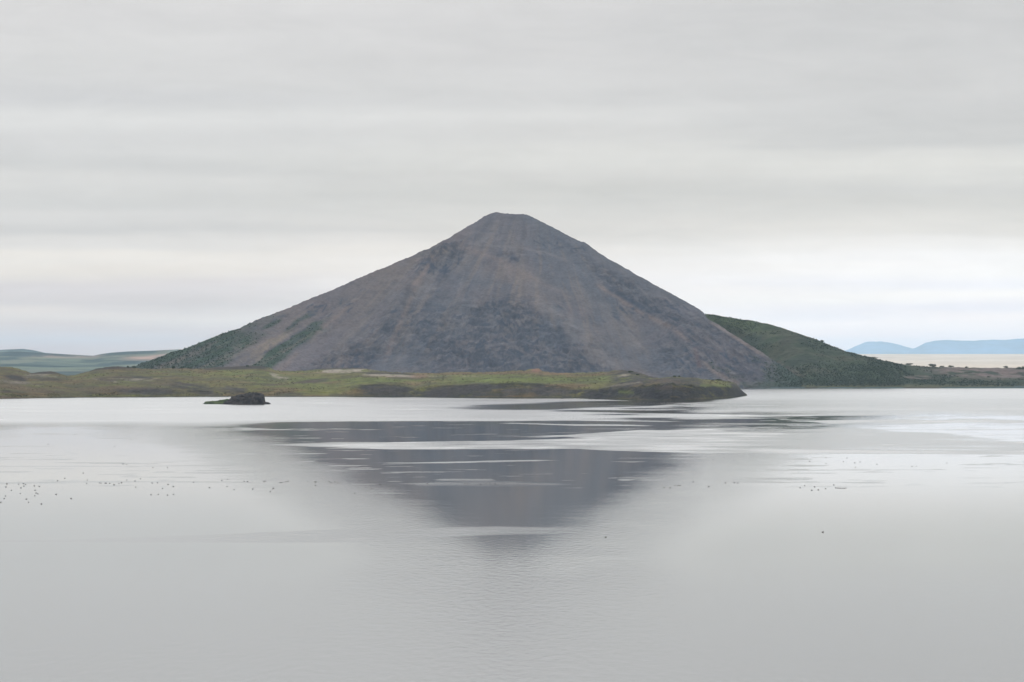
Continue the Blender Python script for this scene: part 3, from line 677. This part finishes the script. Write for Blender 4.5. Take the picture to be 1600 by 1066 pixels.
for k, (x, t_, w, h, lb) in enumerate((
        (200, .99, 3.6, 2.6, 'dark bush on the brown hummock of the left headland, against the green slope'),
        (210, .99, 3.2, 1.8, 'smaller dark bush just right of the bush on the brown hummock'),
        (271, .99, 4.0, 4.2, 'upright dark bush on the left headland skyline, leftmost of a row'),
        (284, .99, 6.0, 2.2, 'low bush in the row right of the upright headland bush'),
        (296, .99, 7.0, 2.6, 'wide low bush ending the row on the left headland skyline'),
        (386, .99, 4.2, 2.6, 'round dark bush on top of the long brown headland mound'),
        (985, .96, 8.0, 2.6, 'dark flat bush on the rocky knoll right of the headland meadow'),
        (996, .93, 4.0, 1.6, 'small bush on the right slope of the rocky knoll'),
        (1054, .985, 3.4, 2.0, 'left of two small dark bushes on the low hump near the headland tip'),
        (1061, .985, 2.6, 2.0, 'right of two small dark bushes on the low hump near the headland tip'),
        (1123, .985, 6.4, 2.4, 'dark bush on the grassy skyline closest to the headland tip'))):
    shrub(at_head(x, t_), w, h, lb, 'bush', 'bushes on the headland', 950 + k)

# ================================================================== DUCKS
def duck_mesh():
    spine = [(-.30, 0, .13, .012, .010), (-.25, 0, .115, .045, .030), (-.17, 0, .085, .085, .065), (-.05, 0, .065, .105, .085), (.08, 0, .065, .10, .088), (.15, 0, .085, .075, .07),
             (.185, 0, .135, .045, .048), (.195, 0, .185, .034, .036), (.205, 0, .225, .038, .040), (.225, 0, .252, .042, .044), (.262, 0, .250, .034, .032), (.292, 0, .236, .018, .012), (.335, 0, .226, .018, .008), (.350, 0, .224, .006, .004)]
    pts = np.array([s[:3] for s in spine]); n = 10
    vs, fs = [], []
    for i, s_ in enumerate(spine):
        d = pts[min(i + 1, len(pts) - 1)] - pts[max(i - 1, 0)]; d /= np.linalg.norm(d)
        a = np.array([0, 1, 0.]); b = np.cross(d, a)
        for k in range(n):
            w = 2 * math.pi * k / n
            vs.append(pts[i] + a * math.cos(w) * s_[3] + b * math.sin(w) * s_[4])
    for i in range(len(spine) - 1):
        for k in range(n):
            fs.append((i * n + k, i * n + (k + 1) % n, (i + 1) * n + (k + 1) % n, (i + 1) * n + k))
    return vs, fs
def zz(x0, y0, s_, pts): return [(x0 + a / s_, y0 + b / s_) for a, b in pts]
k1 = 1600 / 300.0
flocks = {
 'dark duck in the dense scattered flock at the left edge of the lake':
    zz(0, 720, k1, [(58, 190), (50, 215), (95, 243), (155, 192), (195, 187), (213, 194), (200, 208), (174, 223), (168, 270), (285, 206), (328, 210), (292, 242), (300, 266), (315, 272), (290, 288), (220, 316), (238, 343), (345, 357), (6, 343), (35, 312), (45, 290)]),
 'dark duck in the tight short row right of the left-edge flock':
    zz(0, 720, k1, [(722, 186), (728, 157), (828, 181), (842, 183), (875, 183), (885, 184), (915, 184), (950, 196), (992, 187), (1012, 180), (1056, 157)]),
 'dark duck in the pair trailing behind the left-edge flock': zz(0, 720, k1, [(480, 163), (540, 143)]),
 'dark duck in the loose group of four in front at left, below the short row': zz(0, 720, k1, [(1258, 280), (1318, 277), (1396, 283), (1446, 277)]),
 'dark duck in the scattered birds between the short row and the long line': zz(0, 720, k1, [(1130, 216), (1170, 147), (1125, 165), (1268, 182), (1312, 180), (1400, 194), (1445, 211), (1355, 228)]) + zz(300, 720, k1, [(12, 175), (145, 221), (350, 237), (292, 210)]),
 'dark duck in the long thin line left of the mountain reflection':
    zz(300, 720, k1, [(248, 160), (296, 150), (435, 168), (462, 170), (507, 232), (600, 168), (615, 166), (652, 253), (677, 228), (735, 178), (750, 178), (780, 172), (800, 168), (965, 171), (1022, 173), (1034, 173), (1028, 203), (1143, 172), (1160, 181), (1190, 174), (1215, 181)]),
 'dark duck at the left edge of the dark mountain reflection': zz(300, 720, k1, [(912, 36), (1262, 97), (1458, 97), (1497, 231), (1355, 269), (1567, 195)]),
 'dark duck on the bright streak across the mountain reflection': zz(620, 730, k1, [(568, 135), (592, 135), (697, 141), (741, 136), (775, 130), (820, 138)]),
 'dark duck in the line just right of the mountain reflection': zz(900, 730, 3.556, [(490, 112), (523, 113), (550, 100), (567, 100), (576, 100), (651, 80), (737, 106), (830, 85), (880, 85), (898, 86)]),
 'dark duck in the close cluster ending in a short row, right of centre': zz(900, 730, 3.556, [(1245, 112), (1270, 101), (1310, 126), (1325, 107), (1346, 124), (1387, 117), (1432, 96), (1444, 113), (1455, 114), (1467, 115), (1479, 115), (1490, 115), (1499, 114)]),
 'dark duck among the tiny far ducks scattered on bright water, right of centre': zz(900, 600, 2.286, [(528, 261), (490, 269), (563, 272), (835, 275), (893, 262), (893, 283), (955, 276), (968, 263), (995, 280), (1015, 277), (998, 296), (1075, 285)]),
 'dark duck in the far pair on bright water beyond the right cluster': zz(900, 600, 2.286, [(1200, 293), (1216, 292)]),
 'dark duck among the tiny far ducks scattered over the far left water': zz(0, 620, 4, [(470, 233), (300, 293), (1225, 233), (1440, 263), (715, 307), (1020, 268), (820, 265), (768, 417), (790, 422), (955, 440), (1047, 440), (520, 474)]),
}
lone = {
 'lone dark duck nearest to the viewer, on open water at right': zz(900, 730, 3.556, [(1371, 359)])[0],
 'lone dark duck just below the right end of the mountain reflection': zz(900, 730, 3.556, [(165, 387)])[0],
 'lone dark duck in front of the short row of ducks at left': zz(0, 720, k1, [(592, 312)])[0],
 'lone dark duck right of the left-edge flock, beside the lone front duck': zz(0, 720, k1, [(467, 277)])[0],
 'lone duck at the left end of the bright streak across the reflection': zz(620, 730, k1, [(255, 135)])[0],
 'lone faint duck at far right between right cluster and right edge': zz(900, 600, 2.286, [(1325, 281)])[0],
}
dv, df = duck_mesh()
proto = None
def put_duck(p, label, group):
    global proto
    if proto is None:
        o = proto = mesh_obj('duck', dv, df, M_DUCK)
    else:
        o = proto.copy(); COL.objects.link(o)
    y = Ydist(p[1] + .8)
    o.location = ((p[0] - 800) * y / F, y, 0.0)
    h = random.choice((0, math.pi)) + random.uniform(-.6, .6)
    o.rotation_euler = (0, 0, h); s_ = random.uniform(.60, .82); o.scale = (s_, s_, s_)
    tag(o, label, 'duck', group)
for lb, pts in flocks.items():
    for p in pts: put_duck(p, lb, lb.replace('dark duck', 'ducks', 1))
for lb, p in lone.items(): put_duck(p, lb, 'lone ducks on the open water')

# ================================================================== WATER
px = np.concatenate([np.linspace(-9000, -700, 24), np.arange(-680, 0, 20.0), np.arange(0, 1601, 4.0), np.arange(1620, 2300, 20.0), np.linspace(2320, 10000, 24)])
rows = np.concatenate([[579, 583, 588, 595, 600], np.arange(604, 720, .5), np.arange(720, 900, .75), np.arange(900, 1100, 4.0), np.geomspace(1104, 9000, 24)])[::-1]
PX, PY = np.meshgrid(px, rows)
Y = Ydist(PY); X = (PX - 800) * Y / F
warp = (fbm(PX / 160, PY / 14, 3, 701) - .5) * 4.0
fine = (fbm(PX / 60, PY / 2.0, 3, 703) - .5)
py = PY + warp * smooth(625, 660, PY) * .55 + fine * .9 + smooth(980, 1150, PX) * ((fbm(PX / 110, PY / 6, 3, 705) - .5) * 9 * smooth(620, 650, PY) * (1 - smooth(696, 706, PY)))
PXn = PX + (fbm(PX / 120, PY / 1.5, 3, 740) - .5) * 110
def lane(top, bot, soft=.8, xs=None):
    t_ = interp(PX, top); b_ = interp(PX, bot)
    m = smooth(-soft, soft, py - t_) * smooth(-soft, soft, b_ - py)
    m = m * smooth(0, 1.2, b_ - t_)
    xa, xb = max(top[0][0], bot[0][0]), min(top[-1][0], bot[-1][0])
    m = m * smooth(xa, xa + .22 * (xb - xa), PXn + 200 * (xa < 0)) * (1 - smooth(xb - .28 * (xb - xa), xb, PXn - 400 * (xb > 1590)))
    if xs: m = m * smooth(xs[0], xs[1], PX) * (1 - smooth(xs[2], xs[3], PX))
    return m
# ruffle: 0 = glassy, 1 = wind-rippled
R = 0.07 + 0 * PX
R = R + 0.05 * smooth(740, 800, PY)
R = np.maximum(R, 0.36 * smooth(835, 930, PY)) + 0.10 * smooth(880, 1000, PY)
band = lane([(-900, 600), (2400, 600)], [(-900, 661), (330, 665), (430, 659.5), (760, 658.5), (900, 658), (1040, 660), (2400, 660)], 1.2)
band = band + (lane([(-900, 600), (2400, 600)], [(-900, 664), (330, 664), (500, 659), (2400, 660)], 7.0) - band) * (1 - smooth(300, 560, PX))
band = np.maximum(band * (1 - smooth(950, 1200, PX + (fbm(PX / 160, PY / 3, 3, 720) - .5) * 500)), (.74 + .26 * (1 - smooth(616, 634, py))) * smooth(980, 1150, PX) * (1 - smooth(640, 654, py)))
xL = interp(PY, [(655, 430), (690, 450), (705, 530), (750, 590), (790, 660), (822, 710), (860, 760)]); xR = interp(PY, [(655, 980), (690, 940), (705, 1000), (750, 990), (790, 930), (822, 890), (860, 840)])
wob2 = (fbm(PX / 140, PY / 9, 3, 745) - .5) * 120
side = np.clip(smooth(-30, 150, xL - PX + wob2) + smooth(-30, 150, PX - xR + wob2), 0, 1) * smooth(652, 662, PY) * (1 - smooth(860, 960, PY))
R = R + .25 * side * (1 - .95 * smooth(130, 330, np.maximum(xL - PX, PX - xR)))
R = np.maximum(R, .92 * band)
calm1 = lane([(600, 640), (690, 637), (740, 633.5), (800, 631), (880, 628), (1000, 626), (1120, 622)], [(600, 640), (690, 638), (740, 640), (850, 640), (930, 637), (1010, 635), (1060, 632), (1120, 627)], 1.8, (640, 860, 1100, 1130))
calm2 = lane([(820, 642), (900, 640.5), (1000, 641.5), (1120, 643)], [(820, 642), (900, 643.5), (1000, 645.5), (1120, 645)], .7, (820, 900, 1040, 1120))
brk_ = .45 + .75 * smooth(.3, .6, fbm(PX / 120 + 5, PY / 2.0, 3, 735))
R = R * (1 - .62 * np.clip(calm1 * brk_, 0, 1)) * (1 - .5 * calm2 * brk_)
for top, bot, v_, so in (
        ([(750, 661), (800, 660.2), (900, 663), (1060, 665)], [(750, 661), (800, 662), (900, 665.5), (1060, 667)], .9, .5),
        ([(730, 683.5), (760, 683), (830, 681), (880, 679.5), (930, 676), (1000, 672), (1100, 672), (1360, 682)], [(730, 683.5), (760, 684.3), (830, 684.3), (880, 683), (930, 686), (1000, 690), (1100, 694), (1360, 692)], .9, .5),
        ([(330, 696), (420, 694.5), (500, 692.5), (600, 691), (780, 688), (880, 686), (960, 684), (1100, 686), (1360, 698)], [(330, 696), (420, 696.5), (500, 699), (600, 702), (780, 702), (900, 702), (960, 705), (1100, 708), (1360, 709)], .95, .6),
        ([(560, 722.5), (640, 722.3), (700, 721), (780, 719.5), (840, 718), (900, 718.5)], [(560, 722.6), (640, 724), (700, 723.6), (780, 722.6), (840, 721), (900, 719)], .9, .5),
        ([(600, 755), (680, 752), (760, 750), (830, 752), (900, 756), (960, 757)], [(600, 756), (680, 759.5), (760, 760.5), (830, 759), (900, 759.5), (960, 758)], .46, 3.4),
        ([(-100, 846), (100, 842), (300, 835), (500, 829), (650, 826), (780, 822.5), (900, 824), (1040, 829)], [(-100, 849), (100, 848), (300, 849), (500, 848), (620, 846), (720, 838), (780, 836), (900, 834), (1040, 832)], .66, 2.2),
        # wind lanes on the right-hand water
        ([(1000, 634), (1080, 632), (1200, 633), (1320, 635)], [(1000, 634), (1080, 636), (1200, 637), (1320, 636)], .85, .8),
        ([(1100, 647), (1160, 646), (1260, 646), (1340, 648)], [(1100, 647), (1160, 648), (1260, 649), (1340, 648.5)], .8, .8),
        ([(1200, 657), (1300, 656), (1620, 655)], [(1200, 658), (1300, 660.5), (1620, 659.5)], .85, 1.0),
        ([(940, 678), (1060, 670), (1180, 668.5), (1340, 669), (1440, 676), (1620, 692)], [(940, 686), (1060, 706), (1180, 707), (1320, 708), (1450, 707), (1620, 704)], .58, 2.0),
        ([(1290, 692), (1380, 690), (1500, 688.5), (1620, 690)], [(1290, 696), (1380, 697), (1500, 693), (1620, 694)], .85, .9),
        ([(1100, 700), (1300, 702), (1480, 703.5), (1620, 703)], [(1100, 709), (1300, 709), (1480, 709.5), (1620, 709.5)], .92, .7),
        ([(-200, 729), (200, 728), (350, 726.5), (500, 727)], [(-200, 730), (200, 729), (350, 728), (500, 727.5)], .55, .7),
        ([(-200, 757), (100, 752), (400, 752), (560, 754)], [(-200, 759), (100, 755), (400, 753.5), (560, 755)], .5, .9),
        ([(380, 768), (500, 770), (640, 769)], [(380, 770), (500, 772), (640, 771)], .5, .9),
        ([(1100, 752), (1180, 751), (1260, 753)], [(1100, 753.5), (1180, 754.5), (1260, 756)], .5, .9)):
    R = np.maximum(R, v_ * (.80 + .45 * (fbm(PX / 70, PY / 1.8, 3, 730) - .25)) * lane(top, bot, so))
str_ = fbm(PX / 130, PY / 2.6, 4, 711)
R = R + (str_ - .5) * .13 * smooth(606, 625, PY) * (1 - smooth(760, 860, PY))
R = R + (fbm(PX / 150 + 11, PY / 2.2, 4, 716) - .5) * .75 * smooth(980, 1120, PX) * smooth(628, 645, PY) * (1 - smooth(706, 710, PY))
thin = smooth(.68, .77, fbm(PX / 90 + 3, PY / 1.6, 3, 715)) * smooth(640, 650, PY) * (1 - smooth(750, 775, PY))
R = np.maximum(R, thin * .55)
R = np.clip(R, .05, 1)
m, nt, b = newmat('lake_water'); L = nt.links.new
nt.nodes.remove(b); mo = nt.nodes['Material Output']
at = N(nt, 'ShaderNodeAttribute'); at.attribute_name = 'ruffle'
mr = N(nt, 'ShaderNodeMapRange'); mr.inputs[3].default_value = 0.022; mr.inputs[4].default_value = 0.285
L(at.outputs['Fac'], mr.inputs[0])
gl = N(nt, 'ShaderNodeBsdfGlossy'); gl.distribution = 'BECKMANN'; gl.inputs['Color'].default_value = (1, 1, 1, 1)
L(mr.outputs[0], gl.inputs['Roughness'])
df_ = N(nt, 'ShaderNodeBsdfDiffuse'); df_.inputs['Color'].default_value = (.095, .102, .104, 1)
fr = N(nt, 'ShaderNodeFresnel'); fr.inputs['IOR'].default_value = 1.75
tc = N(nt, 'ShaderNodeTexCoord'); mp = N(nt, 'ShaderNodeMapping'); mp.inputs['Scale'].default_value = (.55, 1.0, 1)
L(tc.outputs['Object'], mp.inputs['Vector'])
nz = N(nt, 'ShaderNodeTexNoise'); nz.inputs['Scale'].default_value = 1.1; nz.inputs['Detail'].default_value = 3
L(mp.outputs[0], nz.inputs['Vector'])
bp = N(nt, 'ShaderNodeBump'); bp.inputs['Strength'].default_value = 1.0; bp.inputs['Distance'].default_value = .004
L(nz.outputs[0], bp.inputs['Height']); L(bp.outputs[0], gl.inputs['Normal'])
mp2 = N(nt, 'ShaderNodeMapping'); mp2.inputs['Scale'].default_value = (1.0, .32, 1); mp2.inputs['Rotation'].default_value = (0, 0, .12)
L(tc.outputs['Object'], mp2.inputs['Vector'])
nz2 = N(nt, 'ShaderNodeTexNoise'); nz2.inputs['Scale'].default_value = .9; nz2.inputs['Detail'].default_value = 4; nz2.inputs['Roughness'].default_value = .6
L(mp2.outputs[0], nz2.inputs['Vector'])
bp2 = N(nt, 'ShaderNodeBump'); bp2.inputs['Distance'].default_value = .10
L(at.outputs['Fac'], bp2.inputs['Strength']); L(nz2.outputs[0], bp2.inputs['Height']); L(bp.outputs[0], bp2.inputs['Normal']); L(bp2.outputs[0], gl.inputs['Normal'])
ms = N(nt, 'ShaderNodeMixShader'); L(fr.outputs[0], ms.inputs[0]); L(df_.outputs[0], ms.inputs[1]); L(gl.outputs[0], ms.inputs[2])
L(ms.outputs[0], mo.inputs['Surface'])
wt = mesh_obj('water', np.stack([X, Y, 0 * X], -1).reshape(-1, 3), grid_faces(*X.shape), m, attrs={'ruffle': R})
tag(wt, kind='structure')

# ================================================================== HAZE
hx, hy0, hy1, hz0, hz1 = 36000, -300, 70000, -4, 760
v = [(x, y, z) for z in (hz0, hz1) for y in (hy0, hy1) for x in (-hx, hx)]
f = [(0, 2, 3, 1), (4, 5, 7, 6), (0, 1, 5, 4), (2, 6, 7, 3), (0, 4, 6, 2), (1, 3, 7, 5)]
m = bpy.data.materials.new('haze_air'); m.use_nodes = True
nt = m.node_tree; nt.nodes.clear()
out = nt.nodes.new('ShaderNodeOutputMaterial'); pv = nt.nodes.new('ShaderNodeVolumePrincipled')
pv.inputs['Color'].default_value = (.57, .79, .98, 1); pv.inputs['Density'].default_value = HAZE
pv.inputs['Anisotropy'].default_value = 0.0
nt.links.new(pv.outputs[0], out.inputs['Volume'])
hz = mesh_obj('haze', v, f, m, smooth_=False)
tag(hz, kind='stuff')

# ================================================================== SKY
SUN_EL, SUN_AZ = math.radians(42), math.radians(215)     # high, behind the viewer's left shoulder
w = bpy.data.worlds.new('World'); sc.world = w; w.use_nodes = True
nt = w.node_tree; L = nt.links.new
bg = nt.nodes['Background']
sky = N(nt, 'ShaderNodeTexSky'); sky.sky_type = 'NISHITA'; sky.sun_disc = False
sky.sun_elevation = SUN_EL; sky.sun_rotation = SUN_AZ
tc = N(nt, 'ShaderNodeTexCoord'); sx = N(nt, 'ShaderNodeSeparateXYZ'); L(tc.outputs['Generated'], sx.inputs[0])
def M2(op, a, b=None, c=None):
    n = N(nt, 'ShaderNodeMath', operation=op)
    for i, q in enumerate((a, b, c)):
        if q is None: continue
        if isinstance(q, (int, float)): n.inputs[i].default_value = q
        else: L(q, n.inputs[i])
    return n.outputs[0]
az = M2('ARCTAN2', sx.outputs[0], sx.outputs[1]); el = M2('ARCSINE', sx.outputs[2])
U = M2('MULTIPLY', az, F / 1600); Vv = M2('MULTIPLY', el, F / 600)       # one unit = the width seen / 600 rows
cm = N(nt, 'ShaderNodeCombineXYZ'); L(M2('MULTIPLY', U, 1.6), cm.inputs[0]); L(M2('MULTIPLY', Vv, 7.0), cm.inputs[1])
nA = N(nt, 'ShaderNodeTexNoise'); nA.inputs['Scale'].default_value = 1.3; nA.inputs['Detail'].default_value = 4; nA.inputs['Roughness'].default_value = .5
L(cm.outputs[0], nA.inputs['Vector'])
cm2 = N(nt, 'ShaderNodeCombineXYZ'); L(M2('MULTIPLY', U, 3.0), cm2.inputs[0]); L(M2('MULTIPLY', Vv, 17.0), cm2.inputs[1]); cm2.inputs[2].default_value = 3.7
nB = N(nt, 'ShaderNodeTexNoise'); nB.inputs['Scale'].default_value = 1.0; nB.inputs['Detail'].default_value = 5; nB.inputs['Roughness'].default_value = .55
L(cm2.outputs[0], nB.inputs['Vector'])
wv = M2('ADD', Vv, M2('MULTIPLY', M2('SUBTRACT', nA.outputs[0], .5), .11))
AIR = np.array([.55, .75, .93])
def ramp(stops):                       # stops: (row in picture, sRGB)
    r = N(nt, 'ShaderNodeValToRGB'); cr = r.color_ramp; cr.interpolation = 'EASE'
    st = []
    for y, q in stops:                 # what the sky must give so that it shows as seen through the thin air below it
        e_ = max((HOR - y) / F, 1e-4); T_ = math.exp(-HAZE * min(730 / e_, 70000))
        q = np.array(q, float); q = q.mean() + (q - q.mean()) * (.55 if y < 380 else .95)
        q = 220 + np.where(q > 225, (q - 218.5) * 1.0 + 1.3, (q - 218.5) * 1.2)
        st.append(((HOR - y) / 600.0 / 1.2, np.clip((lin(q) - (1 - T_) * AIR) / T_, .05, 3)))
    st.sort(key=lambda p: p[0])
    while len(cr.elements) < len(st): cr.elements.new(.5)
    for e_, (p, c_) in zip(cr.elements, st):
        e_.position = min(1, max(0, p)); e_.color = (*c_, 1)
    L(M2('DIVIDE', wv, 1.2), r.inputs[0])
    return r.outputs[0]
rl = ramp([(575, (213, 217, 226)), (540, (209, 213, 222)), (515, (214, 217, 224)), (500, (222, 224, 228)), (480, (213, 215, 220)), (455, (218, 218, 222)), (425, (227, 225, 223)), (398, (231, 229, 226)),
           (382, (222, 222, 222)), (364, (210, 212, 214)), (340, (216, 217, 218)), (318, (211, 213, 214)), (295, (216, 217, 217)), (262, (209, 211, 212)), (225, (213, 214, 215)), (190, (219, 220, 220)),
           (160, (212, 213, 215)), (110, (215, 215, 215)), (40, (217, 216, 216)), (-60, (212, 212, 212)), (-140, (214, 214, 215))])
rm = ramp([(575, (222, 227, 236)), (540, (226, 230, 238)), (500, (238, 240, 244)), (470, (236, 237, 240)), (440, (238, 238, 240)), (415, (233, 232, 232)), (390, (229, 227, 225)), (360, (217, 216, 214)), (325, (215, 215, 213)), (302, (209, 210, 208)),
           (275, (213, 213, 211)), (245, (219, 219, 216)), (215, (214, 214, 213)), (185, (219, 219, 218)), (150, (213, 213, 213)), (90, (214, 213, 213)), (20, (213, 212, 212)), (-60, (211, 211, 211)), (-140, (214, 214, 215))])
rr_ = ramp([(575, (216, 226, 242)), (545, (218, 228, 243)), (525, (226, 232, 243)), (505, (236, 239, 246)), (488, (230, 235, 245)), (470, (242, 244, 247)), (448, (236, 239, 246)), (425, (243, 244, 246)), (405, (240, 241, 243)), (385, (234, 234, 234)),
            (362, (224, 223, 220)), (325, (211, 212, 210)), (300, (210, 211, 210)), (262, (221, 221, 217)), (245, (219, 219, 216)), (222, (207, 208, 208)), (150, (210, 210, 210)), (60, (209, 209, 209)), (0, (206, 206, 206)), (-140, (212, 212, 213))])
def mix(fac, a, b):
    n = N(nt, 'ShaderNodeMix', data_type='RGBA'); L(a, n.inputs[6]); L(b, n.inputs[7])
    if isinstance(fac, (int, float)): n.inputs[0].default_value = fac
    else: L(fac, n.inputs[0])
    return n.outputs[2]
def mrange(v_, a, b, c_=0, d=1):
    n = N(nt, 'ShaderNodeMapRange'); n.interpolation_type = 'SMOOTHSTEP'
    L(v_, n.inputs[0]); n.inputs[1].default_value = a; n.inputs[2].default_value = b; n.inputs[3].default_value = c_; n.inputs[4].default_value = d
    return n.outputs[0]
Uw = M2('ADD', U, M2('MULTIPLY', M2('SUBTRACT', nA.outputs[0], .5), .5))
cl = mix(mrange(Uw, .02, .40), mix(mrange(Uw, -.42, .04), rl, rm), rr_)
cm3 = N(nt, 'ShaderNodeCombineXYZ'); L(M2('MULTIPLY', U, 10.0), cm3.inputs[0]); L(M2('MULTIPLY', Vv, 13.0), cm3.inputs[1]); cm3.inputs[2].default_value = 8.1
nC = N(nt, 'ShaderNodeTexNoise'); nC.inputs['Scale'].default_value = 1.0; nC.inputs['Detail'].default_value = 6; nC.inputs['Roughness'].default_value = .6; nC.inputs['Distortion'].default_value = .6
L(cm3.outputs[0], nC.inputs['Vector'])
gain = M2('ADD', M2('ADD', M2('MULTIPLY', M2('SUBTRACT', nB.outputs[0], .5), .12), M2('MULTIPLY', M2('SUBTRACT', nC.outputs[0], .5), .18)), 1.0)
# overcast brighter overhead, raised further above the frame to lift water and haze
lift = mrange(el, .13, .90, 1.0, 1.9)
vs = N(nt, 'ShaderNodeVectorMath', operation='SCALE'); L(cl, vs.inputs[0]); L(M2('MULTIPLY', M2('MULTIPLY', gain, M2('MULTIPLY', lift, mrange(el, .125, .21, 1.0, 1.65))), 10.2), vs.inputs['Scale'])
fin = mix(.95, sky.outputs[0], vs.outputs[0])
L(fin, bg.inputs['Color']); bg.inputs['Strength'].default_value = 0.1

sun = bpy.data.lights.new('sun', 'SUN'); sun.energy = 0.8; sun.angle = math.radians(20); sun.color = (1, .96, .91)
so = bpy.data.objects.new('sun', sun); COL.objects.link(so)
sd = np.array([math.sin(SUN_AZ) * math.cos(SUN_EL), math.cos(SUN_AZ) * math.cos(SUN_EL), math.sin(SUN_EL)])
import mathutils
so.rotation_euler = mathutils.Vector(sd).to_track_quat('Z', 'Y').to_euler()
so.location = (-800, -600, 900)

# ================================================================== CAMERA
cam = bpy.data.cameras.new('camera'); co = bpy.data.objects.new('camera', cam); COL.objects.link(co)
cam.sensor_width = 36; cam.lens = F / 1600 * 36
co.location = (0, 0, CAMH); co.rotation_euler = (math.radians(90), 0, 0)
cam.shift_y = (HOR - 533) / 1600.0
cam.clip_start = 1; cam.clip_end = 120000
sc.camera = co

sc.view_settings.view_transform = 'Standard'; sc.view_settings.look = 'None'
sc.view_settings.exposure = 0; sc.view_settings.gamma = 1
sc.cycles.volume_bounces = 1
sc.cycles.max_bounces = 8; sc.cycles.diffuse_bounces = 2; sc.cycles.glossy_bounces = 3
sc.cycles.use_denoising = True
